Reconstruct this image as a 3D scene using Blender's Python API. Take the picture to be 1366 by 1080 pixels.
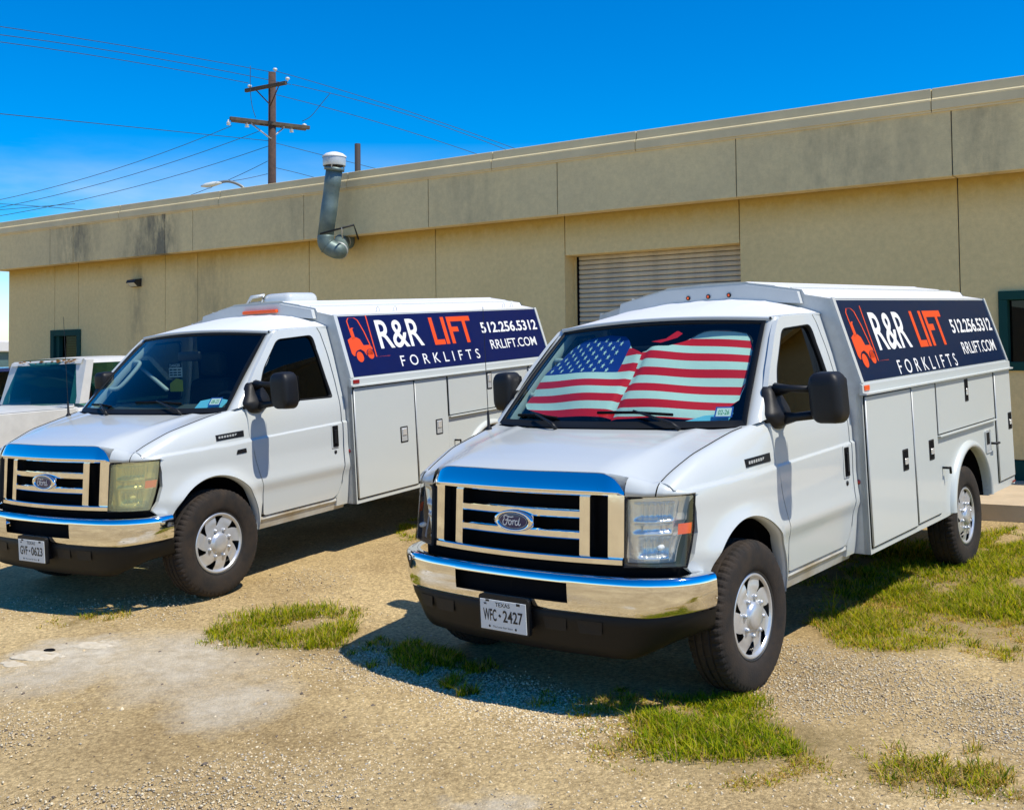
import bpy, bmesh, math, random
import numpy as np
from mathutils import Vector, Matrix
random.seed(7); RNG = np.random.default_rng(11)
for o in list(bpy.data.objects): bpy.data.objects.remove(o)
SC = bpy.context.scene; COL = SC.collection
R_ = math.radians
# ------------------------------------------------------------------ camera
CAM_H = 1.9916; FPX = 1404.2; PITCH = 0.03568; ROLL = -0.0106; SHY = -114.8
fw = Vector((0, math.cos(PITCH), math.sin(PITCH))); up0 = Vector((0, -math.sin(PITCH), math.cos(PITCH))); rt0 = Vector((1, 0, 0))
rt = math.cos(ROLL)*rt0 + math.sin(ROLL)*up0; up = -math.sin(ROLL)*rt0 + math.cos(ROLL)*up0
cd = bpy.data.cameras.new('camera'); cam = bpy.data.objects.new('camera', cd); COL.objects.link(cam)
cd.sensor_width = 36; cd.lens = 36*FPX/1366; cd.shift_y = SHY/1366; cd.clip_start = 0.05; cd.clip_end = 2000
M = Matrix((rt, up, -fw)).transposed().to_4x4(); M.translation = (0, 0, CAM_H); cam.matrix_world = M
SC.camera = cam
# ------------------------------------------------------------------ world / sun
SUN_EL = R_(60); SUN_H = Vector((0.851, -0.524)).normalized()
w = bpy.data.worlds.new('World'); SC.world = w; w.use_nodes = True
nt = w.node_tree; nt.nodes.clear()
out = nt.nodes.new('ShaderNodeOutputWorld'); bg = nt.nodes.new('ShaderNodeBackground')
sky = nt.nodes.new('ShaderNodeTexSky'); sky.sky_type = 'NISHITA'; sky.sun_disc = False
sky.sun_elevation = SUN_EL; sky.sun_rotation = math.atan2(SUN_H.x, SUN_H.y)
sky.air_density = 1.0; sky.dust_density = 0.05; sky.ozone_density = 3.0; sky.altitude = 300
hs = nt.nodes.new('ShaderNodeHueSaturation'); hs.inputs['Saturation'].default_value = 1.85; hs.inputs['Value'].default_value = 1.08; hs.inputs['Hue'].default_value = .508
bg.inputs['Strength'].default_value = 0.15
# thin wisps of cloud low over the horizon
tc = nt.nodes.new('ShaderNodeTexCoord'); mp = nt.nodes.new('ShaderNodeMapping'); mp.inputs['Scale'].default_value = (2.2, 2.2, 9)
nz = nt.nodes.new('ShaderNodeTexNoise'); nz.inputs['Scale'].default_value = 1.6; nz.inputs['Detail'].default_value = 6; nz.inputs['Roughness'].default_value = .55
cr = nt.nodes.new('ShaderNodeValToRGB'); cr.color_ramp.elements[0].position = .40; cr.color_ramp.elements[1].position = .72
sx = nt.nodes.new('ShaderNodeSeparateXYZ'); mr = nt.nodes.new('ShaderNodeMapRange')
mr.inputs['From Min'].default_value = .20; mr.inputs['From Max'].default_value = .10; mr.inputs['To Min'].default_value = 0; mr.inputs['To Max'].default_value = .85
mu = nt.nodes.new('ShaderNodeMath'); mu.operation = 'MULTIPLY'
mx = nt.nodes.new('ShaderNodeMixRGB'); mx.inputs['Color2'].default_value = (5.4, 5.9, 6.3, 1)
L = nt.links.new
L(tc.outputs['Generated'], mp.inputs['Vector']); L(mp.outputs['Vector'], nz.inputs['Vector']); L(nz.outputs['Fac'], cr.inputs['Fac'])
L(tc.outputs['Generated'], sx.inputs['Vector']); L(sx.outputs['Z'], mr.inputs['Value']); L(cr.outputs['Color'], mu.inputs[0]); L(mr.outputs['Result'], mu.inputs[1])
L(sky.outputs['Color'], hs.inputs['Color']); L(hs.outputs['Color'], mx.inputs['Color1']); L(mu.outputs['Value'], mx.inputs['Fac'])
L(mx.outputs['Color'], bg.inputs['Color']); L(bg.outputs['Background'], out.inputs['Surface'])
sd = bpy.data.lights.new('sun', 'SUN'); sd.energy = 4.9; sd.angle = R_(.53); sd.color = (1, .94, .82)
so = bpy.data.objects.new('sun', sd); COL.objects.link(so)
sdir = Vector((SUN_H.x*math.cos(SUN_EL), SUN_H.y*math.cos(SUN_EL), math.sin(SUN_EL)))
so.rotation_euler = sdir.to_track_quat('Z', 'Y').to_euler(); so.location = (20, -12, 30)
vs = SC.view_settings; vs.view_transform = 'Standard'; vs.look = 'None'; vs.exposure = 0.08; vs.gamma = 1
SC.render.engine = 'CYCLES'
SC.cycles.max_bounces = 8; SC.cycles.transparent_max_bounces = 12

# ------------------------------------------------------------------ helpers
def V(*a): return Vector(a)
def lerp(a, b, t): return a + (b-a)*t
def sstep(t): t = max(0., min(1., t)); return t*t*(3-2*t)
def ray(px, py): return fw + rt*((px-683)/FPX) - up*((py-540-SHY)/FPX)
def at_Y(px, py, Y): d = ray(px, py); return Vector((0, 0, CAM_H)) + d*(Y/d.y)
def mat(name, color=(.8, .8, .8), rough=.5, metal=0., coat=0., spec=None, var=0., vscale=8., bump=0., bscale=60., c2=None, rvar=0., coords='Object', emit=None):
    m = bpy.data.materials.new(name); m.use_nodes = True; t = m.node_tree; b = t.nodes['Principled BSDF']
    b.inputs['Base Color'].default_value = (*color, 1); b.inputs['Roughness'].default_value = rough; b.inputs['Metallic'].default_value = metal
    b.inputs['Coat Weight'].default_value = coat; b.inputs['Coat Roughness'].default_value = .06
    if spec is not None: b.inputs['Specular IOR Level'].default_value = spec
    if emit: b.inputs['Emission Color'].default_value = (*emit, 1)
    tcn = t.nodes.new('ShaderNodeTexCoord')
    if var or c2 or rvar:
        n = t.nodes.new('ShaderNodeTexNoise'); n.inputs['Scale'].default_value = vscale; n.inputs['Detail'].default_value = 7; n.inputs['Roughness'].default_value = .62
        t.links.new(tcn.outputs[coords], n.inputs['Vector'])
        r = t.nodes.new('ShaderNodeValToRGB'); e = r.color_ramp.elements; e[0].position = .32; e[1].position = .7
        a = c2 if c2 else tuple(x*(1-var) for x in color)
        e[0].color = (*a, 1); e[1].color = (*color, 1)
        t.links.new(n.outputs['Fac'], r.inputs['Fac']); t.links.new(r.outputs['Color'], b.inputs['Base Color'])
        if rvar:
            q = t.nodes.new('ShaderNodeMapRange'); q.inputs['To Min'].default_value = max(.02, rough-rvar); q.inputs['To Max'].default_value = rough+rvar
            t.links.new(n.outputs['Fac'], q.inputs['Value']); t.links.new(q.outputs['Result'], b.inputs['Roughness'])
    if bump:
        n2 = t.nodes.new('ShaderNodeTexNoise'); n2.inputs['Scale'].default_value = bscale; n2.inputs['Detail'].default_value = 4
        t.links.new(tcn.outputs[coords], n2.inputs['Vector'])
        bp = t.nodes.new('ShaderNodeBump'); bp.inputs['Strength'].default_value = bump; bp.inputs['Distance'].default_value = .01
        t.links.new(n2.outputs['Fac'], bp.inputs['Height']); t.links.new(bp.outputs['Normal'], b.inputs['Normal'])
    return m
def glass(name, tint, refl=.05, rough=.0):
    m = bpy.data.materials.new(name); m.use_nodes = True; t = m.node_tree; t.nodes.clear()
    o = t.nodes.new('ShaderNodeOutputMaterial'); mix = t.nodes.new('ShaderNodeMixShader'); tr = t.nodes.new('ShaderNodeBsdfTransparent'); gl = t.nodes.new('ShaderNodeBsdfGlossy')
    tr.inputs['Color'].default_value = (*tint, 1); gl.inputs['Roughness'].default_value = rough; gl.inputs['Color'].default_value = (1, 1, 1, 1)
    lw = t.nodes.new('ShaderNodeLayerWeight'); p = t.nodes.new('ShaderNodeMath'); p.operation = 'POWER'; p.inputs[1].default_value = 5
    ma = t.nodes.new('ShaderNodeMath'); ma.operation = 'MULTIPLY_ADD'; ma.inputs[1].default_value = 1-refl; ma.inputs[2].default_value = refl
    t.links.new(lw.outputs['Facing'], p.inputs[0]); t.links.new(p.outputs[0], ma.inputs[0]); t.links.new(ma.outputs[0], mix.inputs['Fac'])
    t.links.new(tr.outputs[0], mix.inputs[1]); t.links.new(gl.outputs[0], mix.inputs[2]); t.links.new(mix.outputs[0], o.inputs['Surface'])
    return m
def tag(o, label=None, cat=None, group=None, kind=None):
    if label: o['label'] = label
    if cat: o['category'] = cat
    if group: o['group'] = group
    if kind: o['kind'] = kind
    return o
def empty(name, mw, label, cat, group=None):
    o = bpy.data.objects.new(name, None); COL.objects.link(o); o.matrix_world = mw; o.empty_display_size = .2
    return tag(o, label, cat, group)
def link(name, me, m, parent=None, smooth=False):
    o = bpy.data.objects.new(name, me); COL.objects.link(o)
    if m is not None:
        for k in (m if isinstance(m, (list, tuple)) else [m]): me.materials.append(k)
    if smooth: me.polygons.foreach_set('use_smooth', [True]*len(me.polygons))
    if parent is not None: o.parent = parent
    return o
def pyd(name, v, f, m, parent=None, smooth=False, mi=None):
    me = bpy.data.meshes.new(name); me.from_pydata([tuple(p) for p in v], [], f); me.update()
    o = link(name, me, m, parent, smooth)
    if mi is not None: me.polygons.foreach_set('material_index', mi)
    return o
def frombm(name, bm, m, parent=None, smooth=False):
    me = bpy.data.meshes.new(name); bm.to_mesh(me); bm.free(); return link(name, me, m, parent, smooth)
def bm_box(bm, x0, x1, y0, y1, z0, z1, bev=0., seg=2, mw=None):
    t = bmesh.new(); bmesh.ops.create_cube(t, size=1)
    for v in t.verts: v.co = Vector((lerp(x0, x1, v.co.x+.5), lerp(y0, y1, v.co.y+.5), lerp(z0, z1, v.co.z+.5)))
    if bev: bmesh.ops.bevel(t, geom=t.edges[:], offset=bev, segments=seg, affect='EDGES', profile=.5)
    if mw is not None: bmesh.ops.transform(t, matrix=mw, verts=t.verts)
    me = bpy.data.meshes.new('tmp'); t.to_mesh(me); t.free(); bm.from_mesh(me); bpy.data.meshes.remove(me)
def box(name, x0, x1, y0, y1, z0, z1, m, parent=None, bev=0., seg=2, mw=None):
    bm = bmesh.new(); bm_box(bm, x0, x1, y0, y1, z0, z1, bev, seg, mw); return frombm(name, bm, m, parent)
def tube_data(path, r, n=8, cap=True):
    vs_, fs = [], []; P = [Vector(p) for p in path]; k = len(P); rr = r if hasattr(r, '__len__') else [r]*k
    T = [(P[min(i+1, k-1)]-P[max(i-1, 0)]).normalized() for i in range(k)]
    ref = Vector((0, 0, 1)) if abs(T[0].z) < .9 else Vector((1, 0, 0)); nn = (ref - T[0]*ref.dot(T[0])).normalized()
    for i in range(k):
        nn = (nn - T[i]*nn.dot(T[i])).normalized(); bb = T[i].cross(nn)
        for j in range(n): a = 2*math.pi*j/n; vs_.append(P[i] + (nn*math.cos(a)+bb*math.sin(a))*rr[i])
    for i in range(k-1):
        for j in range(n): a = i*n+j; b = i*n+(j+1) % n; fs.append((a, b, b+n, a+n))
    if cap: fs.append(tuple(range(n))[::-1]); fs.append(tuple(range((k-1)*n, k*n)))
    return vs_, fs
def tube(name, path, r, m, parent=None, n=8):
    v, f = tube_data(path, r, n); return pyd(name, v, f, m, parent, True)
def join_data(parts):
    v, f = [], []
    for a, b in parts: k = len(v); v += list(a); f += [tuple(i+k for i in q) for q in b]
    return v, f
def grid_data(rows, close=False):
    n = len(rows[0]); v = [p for r in rows for p in r]; f = []
    for i in range(len(rows)-1):
        for j in range(n if close else n-1):
            a = i*n+j; b = i*n+(j+1) % n; f.append((a, b, b+n, a+n))
    return v, f
def rp(pts, r=.02, seg=4):
    """round the corners of a polygon; a point may carry its own radius"""
    out_ = []; n = len(pts)
    for i in range(n):
        p = Vector(pts[i][:2]); rad = pts[i][2] if len(pts[i]) > 2 else r
        a = Vector(pts[i-1][:2]) - p; b = Vector(pts[(i+1) % n][:2]) - p
        if rad <= 0 or a.length < 1e-6 or b.length < 1e-6: out_.append((p.x, p.y)); continue
        ra = min(rad, a.length*.48); rb = min(rad, b.length*.48); A = p + a.normalized()*ra; B = p + b.normalized()*rb
        for k in range(seg+1):
            t = k/seg; q = A*(1-t)**2 + p*2*t*(1-t) + B*t*t; out_.append((q.x, q.y))
    return out_
def panel(name, polys, gx, gy, fmap, m, parent, flange=None, smooth=True):
    """2-D outlines cut along grid lines, then bent through fmap; flange = vector of the turned-in edge"""
    bm = bmesh.new()
    for poly in polys:
        vv = [bm.verts.new((p[0], p[1], 0)) for p in poly]
        try: bm.faces.new(vv)
        except ValueError: pass
    for vals, ax in ((gx, 0), (gy, 1)):
        for c in vals:
            co = Vector((c, 0, 0)) if ax == 0 else Vector((0, c, 0)); no = Vector((1, 0, 0)) if ax == 0 else Vector((0, 1, 0))
            bmesh.ops.bisect_plane(bm, geom=bm.verts[:]+bm.edges[:]+bm.faces[:], dist=1e-5, plane_co=co, plane_no=no)
    bmesh.ops.remove_doubles(bm, verts=bm.verts, dist=2e-5)
    for v in bm.verts: v.co = Vector(fmap(v.co.x, v.co.y))
    if flange is not None:
        bd = [(e.verts[0].co.copy(), e.verts[1].co.copy()) for e in bm.edges if len(e.link_faces) == 1]
        fl = Vector(flange)
        for a, b in bd:
            q = [bm.verts.new(c) for c in (a, b, b+fl, a+fl)]; bm.faces.new(q)
    return frombm(name, bm, m, parent, smooth)
def frange(a, b, s):
    n = max(1, int(round((b-a)/s))); return [a+(b-a)*i/n for i in range(n+1)]
def lathe(name, prof, n, m, parent, axis='x', smooth=True, off=(0, 0, 0)):
    rows = []
    for r, h in prof:
        row = []
        for j in range(n):
            a = 2*math.pi*j/n; c, s = r*math.cos(a), r*math.sin(a)
            row.append({'x': (h+off[0], c+off[1], s+off[2]), 'y': (c+off[0], h+off[1], s+off[2]), 'z': (c+off[0], s+off[1], h+off[2])}[axis])
        rows.append(row)
    v, f = grid_data(rows, True); return pyd(name, v, f, m, parent, smooth)
def text_mesh(s, bold=0., space=1.):
    c = bpy.data.curves.new('t', 'FONT'); c.body = s; c.offset = bold; c.space_character = space; c.resolution_u = 4; c.fill_mode = 'FRONT'
    o = bpy.data.objects.new('t', c); COL.objects.link(o); bpy.context.view_layer.update()
    me = bpy.data.meshes.new_from_object(o.evaluated_get(bpy.context.evaluated_depsgraph_get()))
    bpy.data.objects.remove(o); bpy.data.curves.remove(c)
    co = np.empty(len(me.vertices)*3); me.vertices.foreach_get('co', co); co = co.reshape(-1, 3)
    f = [tuple(p.vertices) for p in me.polygons]; bpy.data.meshes.remove(me)
    lo, hi = co.min(0), co.max(0); co = (co-lo)/np.maximum(hi-lo, 1e-6)
    return co[:, :2], f
def put_text(name, s, box_, fmap, m, parent, bold=0., space=1.):
    """lettering fitted into the box (u0, v0, u1, v1) of a surface given by fmap(u, v)"""
    co, f = text_mesh(s, bold, space); u0, v0, u1, v1 = box_
    return pyd(name, [fmap(u0+(u1-u0)*a, v0+(v1-v0)*b) for a, b in co], f, m, parent)
def put_poly(name, polys, fmap, m, parent):
    v, f = [], []
    for p in polys: k = len(v); v += [fmap(a, b) for a, b in p]; f.append(tuple(range(k, k+len(p))))
    return pyd(name, v, f, m, parent)
def ribbon(pts, wd):
    """a thin stroke polygon strip (list of quads) along a 2-D path"""
    P = [Vector(p) for p in pts]; q = []
    L_, R2 = [], []
    for i, p in enumerate(P):
        t = (P[min(i+1, len(P)-1)]-P[max(i-1, 0)]).normalized(); n = Vector((-t.y, t.x)); ww = wd[i] if hasattr(wd, '__len__') else wd
        L_.append(p+n*ww/2); R2.append(p-n*ww/2)
    for i in range(len(P)-1): q.append([tuple(L_[i]), tuple(R2[i]), tuple(R2[i+1]), tuple(L_[i+1])])
    return q
def spline(pts, k=6):
    P = [Vector(p) for p in pts]; o = []
    for i in range(len(P)-1):
        a, b, c, d = P[max(i-1, 0)], P[i], P[i+1], P[min(i+2, len(P)-1)]
        for j in range(k):
            t = j/k; o.append(.5*((2*b)+(c-a)*t+(2*a-5*b+4*c-d)*t*t+(3*b-a-3*c+d)*t**3))
    o.append(P[-1]); return [tuple(p) for p in o]
def star(cx, cy, r, rot=math.pi/2):
    return [(cx+(r if k % 2 == 0 else r*.4)*math.cos(rot+k*math.pi/5), cy+(r if k % 2 == 0 else r*.4)*math.sin(rot+k*math.pi/5)) for k in range(10)]

# ------------------------------------------------------------------ materials
MT = {}
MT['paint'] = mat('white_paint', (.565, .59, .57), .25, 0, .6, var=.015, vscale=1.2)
MT['paint2'] = mat('white_powder_coat', (.565, .595, .565), .34, 0, .35, var=.03, vscale=1.5, rvar=.04)
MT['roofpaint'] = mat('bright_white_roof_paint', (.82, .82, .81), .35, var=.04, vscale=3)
MT['oldpaint'] = mat('old_white_paint', (.64, .63, .58), .45, 0, .1, var=.16, vscale=5)
MT['galv'] = mat('grey_body_metal', (.56, .58, .57), .45, .25, 0, var=.18, vscale=14, rvar=.12)
MT['chrome'] = mat('chrome', (.86, .87, .88), .045, 1., bump=.04, bscale=5, rvar=.03, vscale=9)
MT['chrome_dull'] = mat('chrome_reflector', (.92, .91, .88), .25, .6, bump=.25, bscale=45)
MT['plastic'] = mat('black_plastic', (.007, .0075, .009), .5, spec=.35, bump=.08, bscale=300)
MT['damplastic'] = mat('dark_grey_plastic', (.006, .006, .0065), .5, spec=.3, bump=.05, bscale=200, var=.3, vscale=10)
MT['black'] = mat('matte_black', (.006, .006, .007), .9, spec=.1)
MT['rubber'] = mat('tyre_rubber', (.034, .022, .013), .88, c2=(.007, .0065, .0065), vscale=9, bump=.2, bscale=120)
MT['seal'] = mat('rubber_seal', (.004, .005, .006), .6, spec=.3)
MT['silver'] = mat('silver_wheel_paint', (.62, .63, .64), .3, .55, var=.12, vscale=16)
MT['navy'] = mat('navy_vinyl', (.003, .009, .075), .4, spec=.2, var=.1, vscale=5)
MT['navy2'] = mat('dark_navy_vinyl', (.002, .012, .045), .4, spec=.2, var=.1, vscale=5)
MT['lwhite'] = mat('white_vinyl', (.82, .82, .80), .4)
MT['orange'] = mat('orange_vinyl', (.80, .075, .010), .4)
MT['amber'] = mat('amber_lens', (.90, .10, .004), .3, coat=.2, bump=.3, bscale=150)
MT['red'] = mat('red_lens', (.28, .012, .010), .2, coat=.5)
MT['wglass'] = glass('windshield_glass', (.66, .80, .76), .045)
MT['dglass'] = glass('door_glass', (.035, .06, .07), .02)
MT['lens'] = glass('clear_lens', (.90, .92, .92), .05)
MT['lens_old'] = glass('yellowed_lens', (.80, .76, .42), .05, .18)
_t = MT['lens_old'].node_tree; _o = _t.nodes['Material Output']; _src = _o.inputs['Surface'].links[0].from_socket; _d = _t.nodes.new('ShaderNodeBsdfDiffuse'); _d.inputs['Color'].default_value = (.72, .68, .36, 1); _m = _t.nodes.new('ShaderNodeMixShader'); _m.inputs['Fac'].default_value = .25
_t.links.new(_src, _m.inputs[1]); _t.links.new(_d.outputs[0], _m.inputs[2]); _t.links.new(_m.outputs[0], _o.inputs['Surface'])
MT['winglass'] = glass('window_glass', (.06, .10, .11), .03)
MT['dash'] = mat('dashboard_vinyl', (.055, .065, .062), .65, bump=.1, bscale=200)
MT['seat'] = mat('grey_seat_cloth', (.022, .024, .026), .85, bump=.2, bscale=250)
MT['trim'] = mat('pale_grey_trim', (.42, .45, .44), .6)
MT['emb'] = mat('emblem_blue', (.006, .014, .10), .2, coat=.5)
MT['plate'] = mat('plate_white', (.70, .72, .70), .45)
MT['ink'] = mat('black_ink', (.012, .012, .014), .5)
MT['flag_w'] = mat('flag_white_nylon', (.74, .87, .81), .5, bump=.15, bscale=30)
MT['flag_r'] = mat('flag_red_nylon', (.88, .006, .014), .5, bump=.15, bscale=30)
MT['flag_b'] = mat('flag_blue_nylon', (.012, .045, .30), .5, bump=.15, bscale=30)
MT['blue_sticker'] = mat('blue_print', (.03, .10, .42), .4)
MT['paper_blue'] = mat('pale_blue_paper', (.16, .56, .80), .6)
MT['yellow'] = mat('yellow_sign', (.62, .55, .02), .5)
MT['greenprint'] = mat('green_print', (.03, .30, .12), .5)
MT['underbody'] = mat('dirty_underbody', (.012, .012, .013), .85)
MT['rocker'] = mat('dusty_white_paint', (.56, .575, .55), .4, c2=(.36, .29, .18), vscale=5)
MT['rust'] = mat('rust', (.36, .15, .03), .85, var=.5, vscale=40)

# ------------------------------------------------------------------ poses and ground
def van_frame(X, Y, th, pi, ro, zo):
    x = Vector((math.cos(th), -math.sin(th), ro)); y = Vector((math.sin(th), math.cos(th), pi)); z = x.cross(y).normalized(); x.normalize(); y = z.cross(x)
    m = Matrix((x, y, z)).transposed().to_4x4(); m.translation = (X, Y, zo); return m
VAN_R = van_frame(.50515, 6.10384, .69149, .03411, .02389, .21963)
VAN_L = van_frame(-2.94203, 8.25773, .5695, .05205, .01684, .22163)
WDZ = {'R': (.012, -.022), 'L': (.034, .034)}            # how far each body sits down on its springs
def plane_z(m, dz, X, Y):
    n = m.to_3x3() @ Vector((0, 0, 1)); o = m.translation + n*dz
    return o.z - (n.x*(X-o.x)+n.y*(Y-o.y))/n.z
INV = {'R': VAN_R.inverted(), 'L': VAN_L.inverted()}
def ground_z(X, Y):
    zb = .0308*X + .0298*Y + .0446
    s, ws = zb*.10, .10
    for k, m in (('R', VAN_R), ('L', VAN_L)):
        p = INV[k] @ Vector((X, Y, zb)); dx = max(0, abs(p.x)-1.0); dy = max(0, -.5-p.y, p.y-3.9)
        g = math.exp(-(dx*dx+dy*dy)/(1.1**2)); s += g*(.010+plane_z(m, 0, X, Y)+lerp(WDZ[k][0], WDZ[k][1], max(-.3, min(1.3, p.y/3.505)))); ws += g
    return s/ws
def on_ground(px, py):
    d = ray(px, py); t = 5.
    for _ in range(40):
        p = Vector((0, 0, CAM_H)) + d*t; t += (ground_z(p.x, p.y)-p.z)/min(d.z, -.05)*.8
    return Vector((0, 0, CAM_H)) + d*t
WALL_PHI = -.59421; WALL_O = Vector((-math.sin(WALL_PHI), math.cos(WALL_PHI), 0))*(math.cos(WALL_PHI)*15.1117)
WALL_M = Matrix.Rotation(WALL_PHI, 4, 'Z'); WALL_M.translation = WALL_O; WALL_I = WALL_M.inverted()
def on_wall(px, py, off=0.):
    """wall coordinates (along, -out, height) of the pixel on the plane standing off in front of the wall"""
    a = WALL_I @ Vector((0, 0, CAM_H)); d = WALL_I.to_3x3() @ ray(px, py); return a + d*((-off-a.y)/d.y)

# ------------------------------------------------------------------ ground and pavement
def make_ground_material():
    m = bpy.data.materials.new('gravel_lot'); m.use_nodes = True; t = m.node_tree; b = t.nodes['Principled BSDF']; b.inputs['Roughness'].default_value = .92
    b.inputs['Specular IOR Level'].default_value = .2
    tcn = t.nodes.new('ShaderNodeTexCoord')
    def noise(sc, det=6, ro=.6):
        n = t.nodes.new('ShaderNodeTexNoise'); n.inputs['Scale'].default_value = sc; n.inputs['Detail'].default_value = det; n.inputs['Roughness'].default_value = ro
        t.links.new(tcn.outputs['Object'], n.inputs['Vector']); return n
    def ramp(src, p0, c0, p1, c1):
        r = t.nodes.new('ShaderNodeValToRGB'); e = r.color_ramp.elements; e[0].position = p0; e[1].position = p1; e[0].color = (*c0, 1); e[1].color = (*c1, 1)
        t.links.new(src, r.inputs['Fac']); return r
    def mixc(kind, a, b_, fac):
        x = t.nodes.new('ShaderNodeMixRGB'); x.blend_type = kind
        t.links.new(a, x.inputs['Color1'])
        if isinstance(b_, tuple): x.inputs['Color2'].default_value = (*b_, 1)
        else: t.links.new(b_, x.inputs['Color2'])
        if isinstance(fac, float): x.inputs['Fac'].default_value = fac
        else: t.links.new(fac, x.inputs['Fac'])
        return x.outputs['Color']
    c = ramp(noise(.9, 8, .65).outputs['Fac'], .3, (.50, .365, .175), .72, (.80, .625, .335)).outputs['Color']
    fine = ramp(noise(38, 5, .7).outputs['Fac'], .33, (.58, .56, .53), .68, (1.22, 1.21, 1.18))
    c = mixc('MULTIPLY', c, fine.outputs['Color'], 1.0)
    vo = t.nodes.new('ShaderNodeTexVoronoi'); vo.inputs['Scale'].default_value = 75; t.links.new(tcn.outputs['Object'], vo.inputs['Vector'])
    vr = ramp(vo.outputs['Distance'], .05, (1.10, 1.09, 1.07), .75, (.62, .60, .57)); c = mixc('MULTIPLY', c, vr.outputs['Color'], .5)
    vp = t.nodes.new('ShaderNodeTexVoronoi'); vp.inputs['Scale'].default_value = 75; t.links.new(tcn.outputs['Object'], vp.inputs['Vector'])
    sp = ramp(vp.outputs['Color'], .25, (.82, .80, .78), .8, (1.14, 1.13, 1.12)); c = mixc('MULTIPLY', c, sp.outputs['Color'], .8)
    big = ramp(noise(.33, 7, .7).outputs['Fac'], .38, (.74, .71, .68), .62, (1.08, 1.08, 1.08)); c = mixc('MULTIPLY', c, big.outputs['Color'], .8)
    # worn pale cement patches: each with its own ragged outline
    for (x, y, r) in PATCHES:
        su = t.nodes.new('ShaderNodeVectorMath'); su.operation = 'SUBTRACT'; su.inputs[1].default_value = (x, y, 0)
        wv = noise(1.7, 6, .65); ad = t.nodes.new('ShaderNodeVectorMath'); ad.operation = 'MULTIPLY_ADD'; ad.inputs[1].default_value = (.9, .9, 0); ad.inputs[2].default_value = (-.45, -.45, 0)
        t.links.new(wv.outputs['Color'], ad.inputs[0]); a2 = t.nodes.new('ShaderNodeVectorMath'); a2.operation = 'ADD'
        t.links.new(tcn.outputs['Object'], su.inputs[0]); t.links.new(su.outputs[0], a2.inputs[0]); t.links.new(ad.outputs[0], a2.inputs[1])
        mu_ = t.nodes.new('ShaderNodeVectorMath'); mu_.operation = 'MULTIPLY'; mu_.inputs[1].default_value = (1, 1, 0); t.links.new(a2.outputs[0], mu_.inputs[0])
        ln = t.nodes.new('ShaderNodeVectorMath'); ln.operation = 'LENGTH'; t.links.new(mu_.outputs[0], ln.inputs[0])
        mk = t.nodes.new('ShaderNodeMapRange'); mk.inputs['From Min'].default_value = r; mk.inputs['From Max'].default_value = r*.3; mk.inputs['To Max'].default_value = .62
        t.links.new(ln.outputs['Value'], mk.inputs['Value'])
        pc = ramp(noise(9, 6, .7).outputs['Fac'], .35, (.46, .40, .30), .7, (.76, .69, .55)); c = mixc('MIX', c, pc.outputs['Color'], mk.outputs['Result'])
    # brown soil where weeds grow
    for (x, y, r) in SOIL:
        su = t.nodes.new('ShaderNodeVectorMath'); su.operation = 'SUBTRACT'; su.inputs[1].default_value = (x, y, 0); t.links.new(tcn.outputs['Object'], su.inputs[0])
        wv = noise(3.1, 5, .6); ad = t.nodes.new('ShaderNodeVectorMath'); ad.operation = 'MULTIPLY_ADD'; ad.inputs[1].default_value = (.7, .7, 0); ad.inputs[2].default_value = (-.35, -.35, 0)
        t.links.new(wv.outputs['Color'], ad.inputs[0]); a2 = t.nodes.new('ShaderNodeVectorMath'); a2.operation = 'ADD'; t.links.new(su.outputs[0], a2.inputs[0]); t.links.new(ad.outputs[0], a2.inputs[1])
        mu_ = t.nodes.new('ShaderNodeVectorMath'); mu_.operation = 'MULTIPLY'; mu_.inputs[1].default_value = (1, 1, 0); t.links.new(a2.outputs[0], mu_.inputs[0])
        ln = t.nodes.new('ShaderNodeVectorMath'); ln.operation = 'LENGTH'; t.links.new(mu_.outputs[0], ln.inputs[0])
        mk = t.nodes.new('ShaderNodeMapRange'); mk.inputs['From Min'].default_value = r; mk.inputs['From Max'].default_value = r*.3; mk.inputs['To Max'].default_value = .8
        t.links.new(ln.outputs['Value'], mk.inputs['Value'])
        pc = ramp(noise(30, 6, .7).outputs['Fac'], .3, (.17, .125, .045), .72, (.42, .30, .14)); c = mixc('MIX', c, pc.outputs['Color'], mk.outputs['Result'])
    t.links.new(c, b.inputs['Base Color'])
    bp = t.nodes.new('ShaderNodeBump'); bp.inputs['Strength'].default_value = .8; bp.inputs['Distance'].default_value = .008
    nb = noise(210, 2, .8); t.links.new(nb.outputs['Fac'], bp.inputs['Height'])
    bp2 = t.nodes.new('ShaderNodeBump'); bp2.inputs['Strength'].default_value = .22; bp2.inputs['Distance'].default_value = .02; bp2.invert = True
    t.links.new(vo.outputs['Distance'], bp2.inputs['Height']); t.links.new(bp.outputs['Normal'], bp2.inputs['Normal']); t.links.new(bp2.outputs['Normal'], b.inputs['Normal'])
    return m
def gp(px, py): p = on_ground(px, py); return p.x, p.y
PATCHES = [(*gp(235, 880), .75), (*gp(300, 940), .45), (*gp(90, 880), .40), (*gp(640, 1075), .2), (*gp(30, 910), .4), (*gp(60, 872), .22), (*gp(140, 862), .25)]
SOIL = [(*gp(930, 985), .5), (*gp(1080, 985), .28), (*gp(1010, 985), .38), (*gp(1200, 1030), .24), (*gp(1310, 1050), .24), (*gp(1180, 850), .55), (*gp(1290, 820), .9), (*gp(1110, 898), .14), (*gp(1305, 938), .14), (*gp(1260, 760), 1.2), (*gp(1366, 760), 1.3), (*gp(380, 845), .5), (*gp(100, 830), .25)]
MT['ground'] = make_ground_material()
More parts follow.
